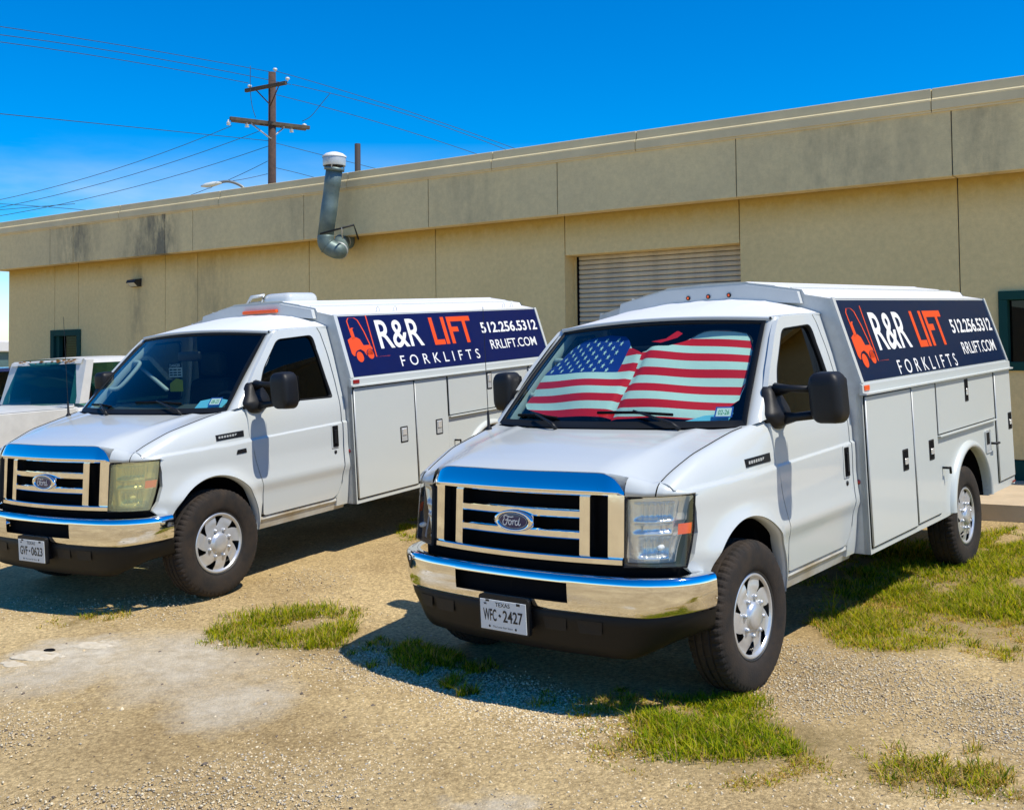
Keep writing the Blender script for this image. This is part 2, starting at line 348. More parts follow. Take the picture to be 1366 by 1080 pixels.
def build_ground():
    xs = sorted(set([round(v, 3) for v in list(np.arange(-9, 9.01, .15))] + [-700, -300, -120, -60, -40, -30, -22, -16, -12, 12, 16, 22, 30, 45, 80, 200, 700]))
    ys = sorted(set([round(v, 3) for v in list(np.arange(1, 16.01, .15))] + [-200, -60, -20, -8, -3, 0, 20, 26, 34, 45, 60, 90, 150, 300, 900]))
    rr = random.Random(3); ph = [(rr.uniform(.6, 2.4), rr.uniform(.6, 2.4), rr.uniform(0, 6.3)) for _ in range(8)]
    rows = []
    for y in ys:
        row = []
        for x in xs:
            X = max(-14, min(14, x)); Y = max(-5, min(24, y)); z = ground_z(X, Y)
            if abs(x) < 10 and 0 < y < 17: z += .0035*sum(math.sin(a*x+b*y+c) for a, b, c in ph)/2
            row.append((x, y, z))
        rows.append(row)
    v, f = grid_data(rows); o = pyd('ground', v, f, MT['ground'], None, True); tag(o, kind='structure')
build_ground()
MT['concrete'] = mat('tan_concrete', (.60, .47, .31), .9, c2=(.46, .36, .235), vscale=3, bump=.3, bscale=60)
def build_pavement():
    bm = bmesh.new(); edges = [-23, -18.5, -14, -9.8, -6.2, -2.9, .3, 3.5]
    for a, b in zip(edges[:-1], edges[1:]):
        zs = []
        for t in (a, b):
            p = WALL_M @ Vector((t, -1.0, 0)); zs.append(ground_z(p.x, p.y))
        vv = []
        for z in (-.5, .075):
            for t, zz in ((a+.008, zs[0]), (b-.008, zs[1])):
                for y in (-1.92, .3): vv.append(WALL_M @ Vector((t, y, zz+z+(.02 if y > 0 else 0))))
        vs_ = [bm.verts.new(q) for q in vv]
        for q in ((4, 5, 7, 6), (0, 2, 6, 4), (0, 1, 5, 4), (2, 3, 7, 6), (1, 3, 7, 5)): bm.faces.new([vs_[i] for i in q])
    o = frombm('pavement', bm, MT['concrete']); tag(o, kind='structure')
build_pavement()

# ------------------------------------------------------------------ building
MT['stucco'] = mat('beige_stucco', (.79, .615, .285), .93, c2=(.72, .56, .26), vscale=.9, bump=.35, bscale=90)
MT['stucco_f'] = mat('grey_beige_stucco', (.77, .625, .325), .93, c2=(.68, .56, .305), vscale=.8, bump=.35, bscale=90)
MT['capmetal'] = mat('beige_flashing', (.72, .60, .34), .55, .0, var=.15, vscale=2)
MT['slat'] = mat('weathered_shutter_steel', (.64, .56, .40), .6, 0., c2=(.44, .39, .29), vscale=5)
MT['green'] = mat('dark_green_frame', (.012, .060, .050), .7, spec=.1)
MT['stain'] = mat('dark_water_stain', (.075, .075, .065), .95)
MT['ochre'] = mat('ochre_tint', (.25, .165, .035), .95)
def stucco_streaks_band(m, streaks, ochre):
    """water streaks and an ochre band fading downward with ragged edges, in wall coordinates"""
    t = m.node_tree; b = t.nodes['Principled BSDF']; src = b.inputs['Base Color'].links[0].from_socket
    tcn = t.nodes.new('ShaderNodeTexCoord'); sp = t.nodes.new('ShaderNodeSeparateXYZ'); t.links.new(tcn.outputs['Object'], sp.inputs[0])
    mpn = t.nodes.new('ShaderNodeMapping'); mpn.inputs['Scale'].default_value = (3, 1, 1.0); t.links.new(tcn.outputs['Object'], mpn.inputs['Vector'])
    n = t.nodes.new('ShaderNodeTexNoise'); n.inputs['Scale'].default_value = 1.6; n.inputs['Detail'].default_value = 8; n.inputs['Roughness'].default_value = .7; t.links.new(mpn.outputs['Vector'], n.inputs['Vector'])
    def m2(op, a, b2):
        x = t.nodes.new('ShaderNodeMath'); x.operation = op
        for i, q in enumerate((a, b2)):
            if isinstance(q, (int, float)): x.inputs[i].default_value = q
            else: t.links.new(q, x.inputs[i])
        return x.outputs[0]
    for x0, wd, amt in streaks:
        d = m2('ABSOLUTE', m2('SUBTRACT', sp.outputs['X'], x0), 0); g = m2('SUBTRACT', 1, m2('DIVIDE', d, wd)); g = m2('MAXIMUM', g, 0)
        g = m2('MULTIPLY', g, m2('MULTIPLY', m2('MAXIMUM', m2('SUBTRACT', n.outputs['Fac'], .36), 0), amt*4)); g = m2('MINIMUM', g, .8)
        x = t.nodes.new('ShaderNodeMixRGB'); t.links.new(g, x.inputs['Fac']); t.links.new(src, x.inputs['Color1']); x.inputs['Color2'].default_value = (.12, .125, .10, 1); src = x.outputs['Color']
    if ochre:  # ochre tint, strongest right below the fascia, fading downward, broken up by noise
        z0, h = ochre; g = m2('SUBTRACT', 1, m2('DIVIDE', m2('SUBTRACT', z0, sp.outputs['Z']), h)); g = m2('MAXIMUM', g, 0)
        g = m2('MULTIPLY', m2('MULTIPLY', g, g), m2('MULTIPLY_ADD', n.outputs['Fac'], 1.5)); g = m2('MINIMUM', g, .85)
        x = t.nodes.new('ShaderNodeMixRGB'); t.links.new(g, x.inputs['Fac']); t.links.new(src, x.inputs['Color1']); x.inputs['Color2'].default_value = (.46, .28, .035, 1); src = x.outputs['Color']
    t.links.new(src, b.inputs['Base Color'])
stucco_streaks_band(MT['stucco'], [(-15.0, 1.0, .4), (-17.0, .4, .5)], (3.95, .55))
stucco_streaks_band(MT['stucco_f'], [(-15.95, .55, 1.3), (-16.6, .8, .7), (-18.6, 1.0, .8), (-3.6, 1.6, .35), (-2.1, .4, .45), (-9.0, 1.2, .25), (-12.6, 1.0, .25)], None)
for _m in (MT['stucco'], MT['stucco_f']):
    t = _m.node_tree; bb = t.nodes['Principled BSDF']; src = bb.inputs['Base Color'].links[0].from_socket; tcn = t.nodes.new('ShaderNodeTexCoord'); n = t.nodes.new('ShaderNodeTexNoise'); n.inputs['Scale'].default_value = 14; n.inputs['Detail'].default_value = 8; n.inputs['Roughness'].default_value = .75; t.links.new(tcn.outputs['Object'], n.inputs['Vector'])
    rr_ = t.nodes.new('ShaderNodeValToRGB'); rr_.color_ramp.elements[0].position = .35; rr_.color_ramp.elements[1].position = .65; rr_.color_ramp.elements[0].color = (.90, .90, .90, 1); rr_.color_ramp.elements[1].color = (1.06, 1.06, 1.05, 1); t.links.new(n.outputs['Fac'], rr_.inputs['Fac'])
    mm = t.nodes.new('ShaderNodeMixRGB'); mm.blend_type = 'MULTIPLY'; mm.inputs['Fac'].default_value = 1; t.links.new(src, mm.inputs['Color1']); t.links.new(rr_.outputs['Color'], mm.inputs['Color2']); t.links.new(mm.outputs['Color'], bb.inputs['Base Color'])
def build_building():
    B = empty('warehouse_building', WALL_M, 'long beige stucco warehouse with a deep parapet band and roller door', 'building')
    FZ0, FZ1, CZ1, CZ2 = 3.925, 4.67, 4.795, 4.925
    TL, TR, DEP = -21.36, 4.0, 15.
    g = .006
    wj = [TL, -19.69, -18.885, -16.2, -15.29, -12.5, -9.845, -7.56, -5.0, -2.42, .25, TR]
    for a, b in zip(wj[:-1], wj[1:]):
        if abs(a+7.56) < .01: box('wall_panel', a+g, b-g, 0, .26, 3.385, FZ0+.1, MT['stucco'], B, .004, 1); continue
        if abs(a+19.69) < .01:                                     # window beside the pickup
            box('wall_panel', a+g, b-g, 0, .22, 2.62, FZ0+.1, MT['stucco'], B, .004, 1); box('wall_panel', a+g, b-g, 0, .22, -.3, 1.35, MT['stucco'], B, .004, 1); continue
        if a > -2.5:
            x0 = max(a, -1.98)
            if x0 > a: box('wall_panel', a+g, x0, .0, .24, 1.80, 2.63, MT['stucco'], B)
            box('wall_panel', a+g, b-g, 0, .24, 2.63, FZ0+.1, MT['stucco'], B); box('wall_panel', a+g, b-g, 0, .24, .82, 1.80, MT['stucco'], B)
            box('base_band', a+g, b-g, -.012, .24, -.3, .81, MT['green'], B, .004, 1); continue
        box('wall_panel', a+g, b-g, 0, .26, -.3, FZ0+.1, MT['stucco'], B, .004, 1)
    for a, b in ((TL+.03, -19.7), (-18.87, -7.62), (-4.93, -1.99)): box('wall_core', a, b, .02, .24, -.3, FZ0, MT['stain'], B)
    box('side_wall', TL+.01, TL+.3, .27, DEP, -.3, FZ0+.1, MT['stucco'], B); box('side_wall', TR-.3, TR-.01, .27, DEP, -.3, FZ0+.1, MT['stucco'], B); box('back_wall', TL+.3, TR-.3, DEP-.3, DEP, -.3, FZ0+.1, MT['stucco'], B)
    fj = [TL-.25, -19.47, -18.69, -15.9, -15.12, -12.37, -9.78, -7.52, -4.93, -2.42, .25, TR]
    for a, b in zip(fj[:-1], fj[1:]): box('fascia_panel', a+g, b-g, -.25, -.05, FZ0, FZ1, MT['stucco_f'], B, .004, 1)
    box('fascia_core', TL-.22, TR, -.23, .3, FZ0+.02, FZ1, MT['stain'], B)
    box('fascia_side', TL-.25, TL-.05, -.04, DEP, FZ0, FZ1, MT['stucco_f'], B)
    cj = [TL-.25, -17.2, -14.4, -11.4, -8.6, -6.3, -2.62, TR]
    for a, b in zip(cj[:-1], cj[1:]):
        bm = bmesh.new(); bm_box(bm, a+.004, b-.004, -.285, .1, FZ1+.002, CZ1, .004, 1); bm_box(bm, a+.004, b-.004, -.245, .1, CZ1+.001, CZ2, .006, 1)
        bm_box(bm, a+.004, b-.004, -.268, -.2, FZ1-.022, FZ1+.001)
        q = [bm.verts.new(c) for c in ((a+.005, -.288, CZ1-.016), (b-.005, -.288, CZ1-.016), (b-.005, -.246, CZ1+.020), (a+.005, -.246, CZ1+.020))]; bm.faces.new(q)
        frombm('roof_flashing', bm, MT['capmetal'], B)
    box('roof_flashing', TL-.285, TL-.1, .1, DEP, FZ1+.002, CZ2-.01, MT['capmetal'], B)
    box('roof', TL-.1, TR, .1, DEP, FZ1+.05, FZ1+.15, MT['capmetal'], B)
    # roller door, slat by slat
    D = box('door_jamb', -7.60, -7.50, .262, .305, -.2, 3.5, MT['stucco'], B)
    box('door_guide', -7.515, -7.485, .245, .27, -.2, 3.38, MT['black'], B); box('door_guide', -5.04, -5.005, .225, .25, -.2, 3.38, MT['black'], B)
    RD = box('roller_door', -7.8, -4.7, .31, .33, -.2, 3.6, MT['black'], B)
    prof = [(.0, .0), (-.012, .006), (-.018, .020), (-.020, .034), (-.016, .050), (-.006, .059), (0, .061)]
    me = None
    for k in range(46):
        z = 3.46-.066*(k+1)
        if me is None:
            rows = [[(-7.49, .275+p[0], p[1]) for p in prof], [(-5.01, .275+p[0], p[1]) for p in prof]]; v, f = grid_data(rows)
            o = pyd('slat', v, f, MT['slat'], RD, True); me = o.data
        else: o = bpy.data.objects.new('slat', me); COL.objects.link(o); o.parent = RD
        o.location = (0, random.uniform(-.002, .002), z)
    # small window beside the pickup
    wg2 = glass('blind_window_glass', (.20, .50, .42), .0); W = box('window', -19.69, -18.885, .10, .104, 1.35, 2.62, wg2, B)
    for q in ((-19.80, -19.68, -.03, .16, 1.30, 2.62), (-18.90, -18.79, -.03, .16, 1.30, 2.62), (-19.68, -18.90, -.03, .16, 2.50, 2.62), (-19.68, -18.90, -.03, .16, 1.25, 1.37), (-19.68, -19.56, .02, .16, 1.37, 2.5)):
        box('window_frame', *q, MT['green'], W, .004, 1)
    bl = mat('green_blind', (.14, .30, .27), .6)
    for k in range(22): box('blind_slat', -19.5, -18.93, .165, .20, 2.46-.05*k, 2.475-.05*k, bl, W)
    box('blind_back', -19.7, -18.88, .215, .22, 1.3, 2.6, MT['black'], W)
    # wide dark window at the right
    W = box('window', -1.98, TR, .12, .15, 1.86, 2.56, MT['winglass'], B); W.parent = B
    for q in ((-2.03, TR, -.035, .16, 2.55, 2.645), (-2.03, TR, -.035, .16, 1.78, 1.875), (-2.03, -1.94, -.034, .158, 1.876, 2.549), (-.6, -.52, .0, .158, 1.876, 2.549)): box('window_frame', *q, MT['green'], W, .004, 1)
    box('window_back', -2.0, TR, .5, .52, 1.7, 2.7, MT['black'], W)
build_building()
def build_wall_lamp():
    p = on_wall(183, 377, 0.); m = WALL_M.copy(); m.translation = WALL_M @ Vector((p.x, 0, p.z))
    E_ = empty('wall_lamp', m, 'dark bronze wedge wall lamp under the parapet band', 'lamp')
    dk = mat('bronze_housing', (.02, .018, .016), .45)
    k_ = .66; v = [(-.20, 0, .11), (.20, 0, .11), (.20, 0, -.12), (-.20, 0, -.12), (-.19, -.20, .07), (.19, -.20, .07), (.19, -.24, -.0), (-.19, -.24, -.0), (-.18, -.10, -.115), (.18, -.10, -.115)]; v = [tuple(c*k_ for c in p) for p in v]
    pyd('housing', v, [(0, 1, 5, 4), (4, 5, 6, 7), (0, 4, 7, 8, 3), (1, 2, 9, 6, 5), (8, 9, 2, 3), (0, 3, 2, 1)], dk, E_)
    pyd('lens', [tuple(c*k_ for c in p) for p in ((-.165, -.236, -.014), (.165, -.236, -.014), (.155, -.116, -.112), (-.155, -.116, -.112))], [(0, 1, 2, 3)], mat('prismatic_lens', (.55, .55, .48), .25, bump=.5, bscale=120), E_)
build_wall_lamp()
def build_duct():
    gv = mat('galvanised_duct', (.17, .23, .22), .5, .35, c2=(.10, .15, .15), vscale=7); gl = mat('galvanised_bright', (.62, .63, .60), .4, .4, var=.2, vscale=9)
    base = on_wall(466, 323, 0.); m = WALL_M.copy(); m.translation = WALL_M @ Vector((base.x, 0, base.z)); I = m.inverted()
    D = empty('exhaust_duct', m, 'bluish galvanised exhaust duct with a round rain cap on the wall', 'duct')
    def lp(px, py, off): q = on_wall(px, py, off); return Vector((q.x-base.x, q.y, q.z-base.z))
    bot = lp(434, 317, .62); top = lp(446, 226, .62)
    r = .125
    tube('pipe', [bot + (top-bot)*t for t in (.02, .25, .26, .5, .51, .75, .76, 1.0)], [r, r, r*1.03, r*1.03, r, r, r*1.03, r*1.03], gv, D, 20)
    el = spline([tuple(bot+(top-bot)*.03), tuple(bot+Vector((.02, .02, -.12))), tuple(bot+Vector((.14, .16, -.20))), (.0, -.16, .0), (0, .01, .02)], 5)
    tube('elbow', el, r*1.04, gv, D, 18)
    for t in (.3, .55, .8):
        i = int(t*(len(el)-2)); tube('elbow_seam', [el[i], tuple(Vector(el[i]).lerp(Vector(el[i+1]), .25))], r*1.12, gl if t > .5 else gv, D, 18)
    ax = (top-bot).normalized()
    tube('collar', [top-ax*.02, top+ax*.03], r*1.25, gv, D, 20)
    for k in range(4):
        a = k*math.pi/2+.5; q = top+Vector((math.cos(a)*r*1.2, math.sin(a)*r*1.2, 0)); tube('cap_strut', [q, q+Vector((0, 0, .12))], .012, gl, D, 5)
    c = top+Vector((0, 0, .05))
    lathe('cap_skirt', [(r*1.38, 0), (r*1.42, .02), (r*1.42, .15), (r*1.40, .155)], 28, gl, D, 'z', True, c)
    lathe('rain_cap', [(r*1.48, .13), (r*1.5, .15), (r*1.1, .19), (r*.5, .215), (.001, .22)], 28, mat('white_cap', (.75, .74, .70), .5), D, 'z', True, c)
    a_ = lp(427, 312, .80); b_ = lp(472, 300, .60); tube('bracket', [a_, b_, lp(478, 319, .30)], .016, MT['plastic'], D, 6); tube('bracket_strap', [lp(456, 304, .68), lp(457, 318, .5)], .014, gl, D, 6)
build_duct()

# ------------------------------------------------------------------ service vans
ZK = [.40, .45, .52, .62, .72, .755, .778, .80, .86, .97, 1.08, 1.25, 1.33, 1.40, 1.70, 1.97]
XK = [.915, .925, .938, .950, .960, .972, .983, .982, .974, .967, .970, .968, .957, .940, .872, .797]
def interp(x, xs, ys): return float(np.interp(x, xs, ys))
ZKF = np.linspace(.40, 1.97, 160); XKF = np.convolve(np.pad(np.interp(ZKF, ZK, XK), 2, mode='edge'), [.1, .2, .4, .2, .1], 'valid')
def crease(y, z):
    zc = 1.122 + .022*y; return .013*sstep((zc-z)/.009+.5)*sstep((y+.52)/.10)
ARC_C, ARC_R = (-.02, .47), (.418, .445)
def Xs(y, z):
    x = float(np.interp(z, ZKF, XKF))
    if y < .35: x -= .085*((.35-y)/.9)**2.1
    d = math.hypot((y-ARC_C[0])/ARC_R[0], (z-ARC_C[1])/ARC_R[1])-1
    if d > -.05 and z < 1.05: x += .024*math.exp(-(max(d, 0)/.10)**2)*sstep((1.05-z)/.2)
    return x
SHY_ = [-.60, -.546, -.527, -.43, -.29, -.03, .08, .21, .46]
SHX = [.785, .79, .79, .80, .82, .84, .85, .878, .925]
SHZ = [1.13, 1.15, 1.165, 1.205, 1.258, 1.315, 1.338, 1.36, 1.395]
YF = np.linspace(-.60, .46, 140)
def smoothed(ys): return np.convolve(np.pad(np.interp(YF, SHY_, ys), 5, mode='edge'), np.ones(11)/11, 'valid')
SHXF, SHZF = smoothed(SHX), smoothed(SHZ)
def shut(y): return float(np.interp(y, YF, SHXF)), float(np.interp(y, YF, SHZF))
W1, W2 = 1.02, 1.27
def fender_map(y, w):
    if w <= W1: return (Xs(y, w)+crease(y, w), y, w)
    t = (w-W1)/(W2-W1); xa = Xs(y, W1); xb, zb = shut(y); zb = max(zb, W1+.03)
    k = 1-t; h = zb-W1
    p0, p1, p2, p3 = (xa, W1), (xa+.004, W1+h*.62), (lerp(xb, xa, .62), zb+.004), (xb, zb)
    x = k**3*p0[0]+3*k*k*t*p1[0]+3*k*t*t*p2[0]+t**3*p3[0]; z = k**3*p0[1]+3*k*k*t*p1[1]+3*k*t*t*p2[1]+t**3*p3[1]
    return (x+crease(y, z), y, z)
HCY = [-.69, -.675, -.65, -.60, -.50, -.30, 0., .06, .2]; HCZ = [1.196, 1.208, 1.220, 1.238, 1.262, 1.302, 1.345, 1.352, 1.372]
def hood_front(x): ax = abs(x); return -.695 + .10*x*x + .20*max(0, ax-.56)**1.3
def hood_map(u, v):
    """u -1..1 across, v 0 (nose) .. 1 (cowl)"""
    au = abs(u); yb = lerp(.02, .17, au**2.2)
    yf = -.682 + .055*au**2 + .09*max(0, au-.72)/.28
    y = lerp(yf, yb, v); xe, ze = shut(max(y, -.56))
    zc = float(np.interp(y, HCY, HCZ))
    blend = sstep((au-.62)/.38)
    zside = ze; 
    z = lerp(zc - .010*(au/.6)**2, zside, blend)
    z += .010*math.exp(-((au-.74)/.05)**2)*min(1, (v+.15)*1.2)
    return (u*xe, y, z)
def crown_top(ax): return hood_map(min(ax, .56)/.79, 0)[2]-.004-.085*max(0, (ax-.53)/.115)**2.2
def front_y(x, z):
    """front plane of grille and nose"""
    return -.722 + .165*x*x - (1.0-z)*.10
HLX = [.645, .74, .82, .875, .905, .922]; HLY = [-.655, -.628, -.585, -.528, -.478, -.43]
def hl_map(u, z, d=0.):
    s = u*5; x = float(np.interp(s, range(6), HLX)); y = float(np.interp(s, range(6), HLY))
    x2 = float(np.interp(s+.3, range(6), HLX)); y2 = float(np.interp(s+.3, range(6), HLY)); x1 = float(np.interp(s-.3, range(6), HLX)); y1 = float(np.interp(s-.3, range(6), HLY))
    n = Vector((y2-y1, -(x2-x1), 0)).normalized()          # outward
    y -= (1.09-z)*(.11+.16*u)
    return Vector((x, y, z)) - n*d
def ws_edge(v): return Vector((lerp(.871, .737, v), lerp(.21, .797, v), lerp(1.352, 1.93, v)))
def ws_map(u, v, d=0.):
    """windshield: u -1..1, v 0..1, d = distance inside"""
    au = u*u; b = Vector((.871*u, .21-.185*(1-au), 1.352)); t = Vector((.737*u, .797-.085*(1-au), 1.93+.028*(1-au)))
    p = b.lerp(t, v); p.y -= .022*math.sin(math.pi*v)
    if d: p += Vector((-.25*u, .70, -.66)).normalized()*d
    return p
DY = [(.445, 1.395), (.56, 1.60), (.60, 1.66), (.80, 1.88)]
def door_map(y, z): return (Xs(y, z)+crease(y, z), y, z)

def wheel_meshes():
    n = 180; prof = [(.222, .090), (.232, .106), (.262, .117), (.300, .121), (.335, .119), (.352, .113), (.366, .106), (.376, .098), (.384, .080), (.386, .054), (.378, .050), (.378, .042), (.3865, .038), (.387, .008), (.379, .005)]
    prof = [(r, h*.88+.006) for r, h in prof] + [(r, -h*.88+.006) for r, h in prof[::-1]]
    rows = []
    for i, (r, h) in enumerate(prof):
        row = []
        for j in range(n):
            a = 2*math.pi*j/n; rr = r
            if .36 < r < .3866 and abs(h) > .05 and (j % 3 == 0): rr -= .006
            if .3866 < r and (j % 6 == 0): rr -= .005
            row.append((h, rr*math.cos(a), rr*math.sin(a)))
        rows.append(row)
    v, f = grid_data(rows, True); me = bpy.data.meshes.new('tyre'); me.from_pydata(v, [], f); me.update(); me.polygons.foreach_set('use_smooth', [not (.362 < max(math.hypot(me.vertices[i].co.y, me.vertices[i].co.z) for i in p.vertices)) for p in me.polygons]); me.materials.append(MT['rubber'])
    # wheel cover: turbine slots cut through a dished disc
    N = 7; C = 20; radii = [.0005, .04, .062, .070, .074, .085, .10, .122, .130, .140, .150, .160, .170, .180, .188, .195, .200, .206, .214, .222, .226]
    dep = [.048, .046, .040, .034, .020, .021, .019, .016, .013, .011, .010, .009, .008, .008, .009, .012, .020, .024, .022, .014, -.01]
    rows = []; 
    for r, d in zip(radii, dep):
        t = max(0, min(1, (r-.122)/.07)); b = .06+.36*t; row = []
        for s in range(N):
            for c in range(C):
                q = c/C; a = (q/.5*b) if q < .5 else b+(q-.5)/.5*(1-b)
                th = 2*math.pi*(s+a-.42*t-.25)/N; dd = d
                if .125 < r < .197 and q >= .5: dd += .010*(1-(q-.5)/.5)*math.sin(math.pi*t)
                if .125 < r < .197 and q < .5: dd = d
                row.append((dd, r*math.cos(th), r*math.sin(th)))
        rows.append(row)
    vv = [p for r in rows for p in r]; ff = []; K = N*C
    for i in range(len(rows)-1):
        for j in range(K):
            q = (j % C)/C
            if .129 < radii[i] < .19 and q < .5: continue
            a = i*K+j; b2 = i*K+(j+1) % K; ff.append((a, b2, b2+K, a+K))
    parts = [(vv, ff)]
    for k in range(8):
        a = 2*math.pi*(k+.3)/8; y, z = .098*math.cos(a), .098*math.sin(a)
        pr = [(.0135, .012), (.0125, .030), (.008, .036), (.0005, .037)]; rows2 = [[(h, y+r*math.cos(2*math.pi*j/8), z+r*math.sin(2*math.pi*j/8)) for j in range(8)] for r, h in pr]
        parts.append(grid_data(rows2, True))
    v, f = join_data(parts); m2 = bpy.data.meshes.new('wheel_cover'); m2.from_pydata(v, [], f); m2.update(); m2.polygons.foreach_set('use_smooth', [True]*len(m2.polygons)); m2.materials.append(MT['silver'])
    pr = [(.0005, -.015), (.10, -.015), (.18, -.03), (.215, -.035), (.222, .07), (.229, .092), (.226, .097), (.219, .09), (.2185, -.08), (.0005, -.08)]
    rows = [[(h, r*math.cos(2*math.pi*j/48), r*math.sin(2*math.pi*j/48)) for j in range(48)] for r, h in pr]; v, f = grid_data(rows, True)
    m3 = bpy.data.meshes.new('wheel'); m3.from_pydata(v, [], f); m3.update(); m3.polygons.foreach_set('use_smooth', [True]*len(m3.polygons)); m3.materials.append(MT['rim'])
    return me, m2, m3
MT['rim'] = mat('dark_steel_rim', (.05, .05, .05), .5, .6)
TYRE, COVER, RIM = wheel_meshes()
def add_wheel(parent, x, y, z, side, spin=0., steer=0., tm=None):
    w_ = bpy.data.objects.new('wheel', RIM); COL.objects.link(w_); w_.parent = parent
    w_.matrix_local = Matrix.Translation((x*side, y, z)) @ Matrix.Rotation(steer, 4, 'Z') @ (Matrix.Identity(4) if side > 0 else Matrix.Rotation(math.pi, 4, 'Z')) @ Matrix.Rotation(spin, 4, 'X')
    for nm, me, dx in (('tyre', TYRE, 0), ('wheel_cover', COVER, .070)):
        c = bpy.data.objects.new(nm, me); COL.objects.link(c); c.parent = w_; c.location = (dx, 0, 0)

def forklift_icon():
    s = []
    s.append([(.028, .62), (.026, .40), (.040, .365), (.062, .365), (.074, .40), (.082, .50), (.108, .50), (.114, .545), (.112, .66), (.083, .66), (.078, .60), (.066, .56), (.050, .58), (.042, .66), (.034, .66)])
    for cx, cy, rx, ry in ((.057, .68, .0135, .085), (.101, .655, .0125, .072)):
        s.append([(cx+rx*math.cos(a), cy+ry*math.sin(a)) for a in [2*math.pi*k/20 for k in range(20)]])
    s += ribbon([(.046, .40), (.042, .10), (.050, .05), (.072, .05), (.084, .09), (.098, .28), (.108, .50)], .0042)
    s += ribbon([(.052, .38), (.050, .235), (.056, .21)], .010)
    s += ribbon([(.122, .02), (.122, .70), (.178, .70)], .0042)
    return s
def service_van(key, mw, label, plate_no, lens_mat, navy, dv, steer, group):
    VN = empty('service_van', mw, label, 'van', group); wz, wr = WDZ[key]; P = MT['paint']; P2 = MT['paint2']; SD = (1, -1)
    # ---- cab sheet metal
    gyz = frange(.45, 1.0, .03) + frange(1.02, 1.30, .006)
    for s in SD:
        mp_ = lambda f: (lambda a, b: (f(a, b)[0]*s, f(a, b)[1], f(a, b)[2]))
        arch = [(ARC_C[0]+ARC_R[0]*math.cos(R_(a)), ARC_C[1]+ARC_R[1]*math.sin(R_(a))) for a in np.linspace(-4, 158, 44)]
        front = [(-.515, .745), (-.478, .80), (-.440, .90), (-.437, 1.0), (-.452, 1.075), (-.50, 1.10), (-.548, W2-.13), (-.556, W2)]
        rear = [(.46, W2), (.335, W2-.004), (.330, 1.18), (.352, 1.08), (.395, .90), (.438, .74), (.438, .64), (.410, .55), (.395, .445)]
        panel('fender', [arch + front + [(-.30, W2), (0, W2), (.2, W2)] + rear], frange(-.55, .46, .026), gyz, mp_(fender_map), P, VN, (-.03*s, 0, 0))
        # arch lip
        rows = []
        for a in np.linspace(-4, 158, 40):
            y = ARC_C[0]+ARC_R[0]*math.cos(R_(a)); z = ARC_C[1]+ARC_R[1]*math.sin(R_(a)); x = Xs(y, z)
            rows.append([(s*(x+.001), y, z), (s*(x-.012), y-.014*math.cos(R_(a)), z-.014*math.sin(R_(a))), (s*(x-.06), y-.010*math.cos(R_(a)), z-.010*math.sin(R_(a)))])
        v, f = grid_data(rows); pyd('arch_lip', v, f, P, VN, True)
        rows = [[(s*xx, ARC_C[0]+(ARC_R[0]+.02)*math.cos(R_(a)), ARC_C[1]+(ARC_R[1]+.03)*math.sin(R_(a))) for xx in (.93 if 10 < a < 150 else .90, .50)] for a in np.linspace(-10, 175, 24)]
        v, f = grid_data(rows); pyd('wheel_liner', v, f, MT['black'], VN, True)
        # door: lower skin + frame round the window
        dl = [(.452, .535, .03), (1.27, .535, .05), (1.335, .64, .05), (1.352, .80), (1.362, 1.0), (1.365, 1.345, 0), (.338, 1.345, 0), (.338, 1.18), (.360, 1.08), (.403, .90), (.447, .74), (.449, .64)]
        win = rp([(.455, 1.385, .03), (.60, 1.655, .06), (.815, 1.872, .05), (1.225, 1.892, .05), (1.298, 1.365, .03)], .03, 5)
        zt = 1.957
        # outer upper outline, from rear sill up, over, down to the front sill
        upo = [(1.365, 1.345), (1.362, 1.50), (1.345, 1.75), (1.325, 1.90), (1.30, zt-.004), (.86, zt-.012), (.80, 1.925), (.70, 1.84), (.52, 1.66), (.40, 1.52), (.352, 1.44), (.338, 1.345)]
        # the inner window loop, opened at its lowest edge
        wl = sorted(range(len(win)), key=lambda i: (win[i][1], win[i][0])); i0 = min(range(len(win)), key=lambda i: win[i][0]); ring = win[i0:]+win[:i0]
        if ring[1][1] < ring[-1][1]: ring = ring[::-1]
        left, i_r = ring[0], max(range(len(ring)), key=lambda i: ring[i][0]-ring[i][1]*.3); topside = ring[:i_r+1]; botside = ring[i_r:]+[ring[0]]
        frame = [(.338, 1.345)] + [] + [left] + topside[1:] + [(1.365, 1.345)] + upo[1:-1]
        sill = [(.338, 1.345), (1.365, 1.345)] + botside
        panel('door', [rp(dl, .0), frame, sill], frange(.34, 1.36, .04), frange(.54, 1.10, .028)+frange(1.10, 1.17, .005)+frange(1.18, 1.95, .045), mp_(door_map), P, VN, (-.03*s, 0, 0))
        dg = [o for o in VN.children if o.name.startswith('door')][-1]
        gl_out = [((y-.86)*1.03+.86, (z-1.63)*1.03+1.63) for y, z in win]
        panel('window_glass', [gl_out], frange(.45, 1.3, .1), frange(1.36, 1.9, .06), lambda a, b: (s*(Xs(a, b)-.020), a, b), MT['dglass'], dg)
        # dark seal round the glass
        wn = win+[win[0]]; rows = [[(s*(Xs(y, z)-dx), lerp(y, .90, k), lerp(z, 1.63, k)) for dx, k in ((-.001, -.012), (-.003, .02), (.016, .035), (.03, .035))] for y, z in wn]; v, f = grid_data(rows); pyd('window_seal', v, f, MT['seal'], dg, True)
        # handle
        hb = bmesh.new(); xx = Xs(1.27, 1.05)+.013
        bm_box(hb, s*(xx-.004), s*(xx+.006), 1.222, 1.308, .945, 1.145, .006, 2); frombm('handle_surround', hb, P, dg)
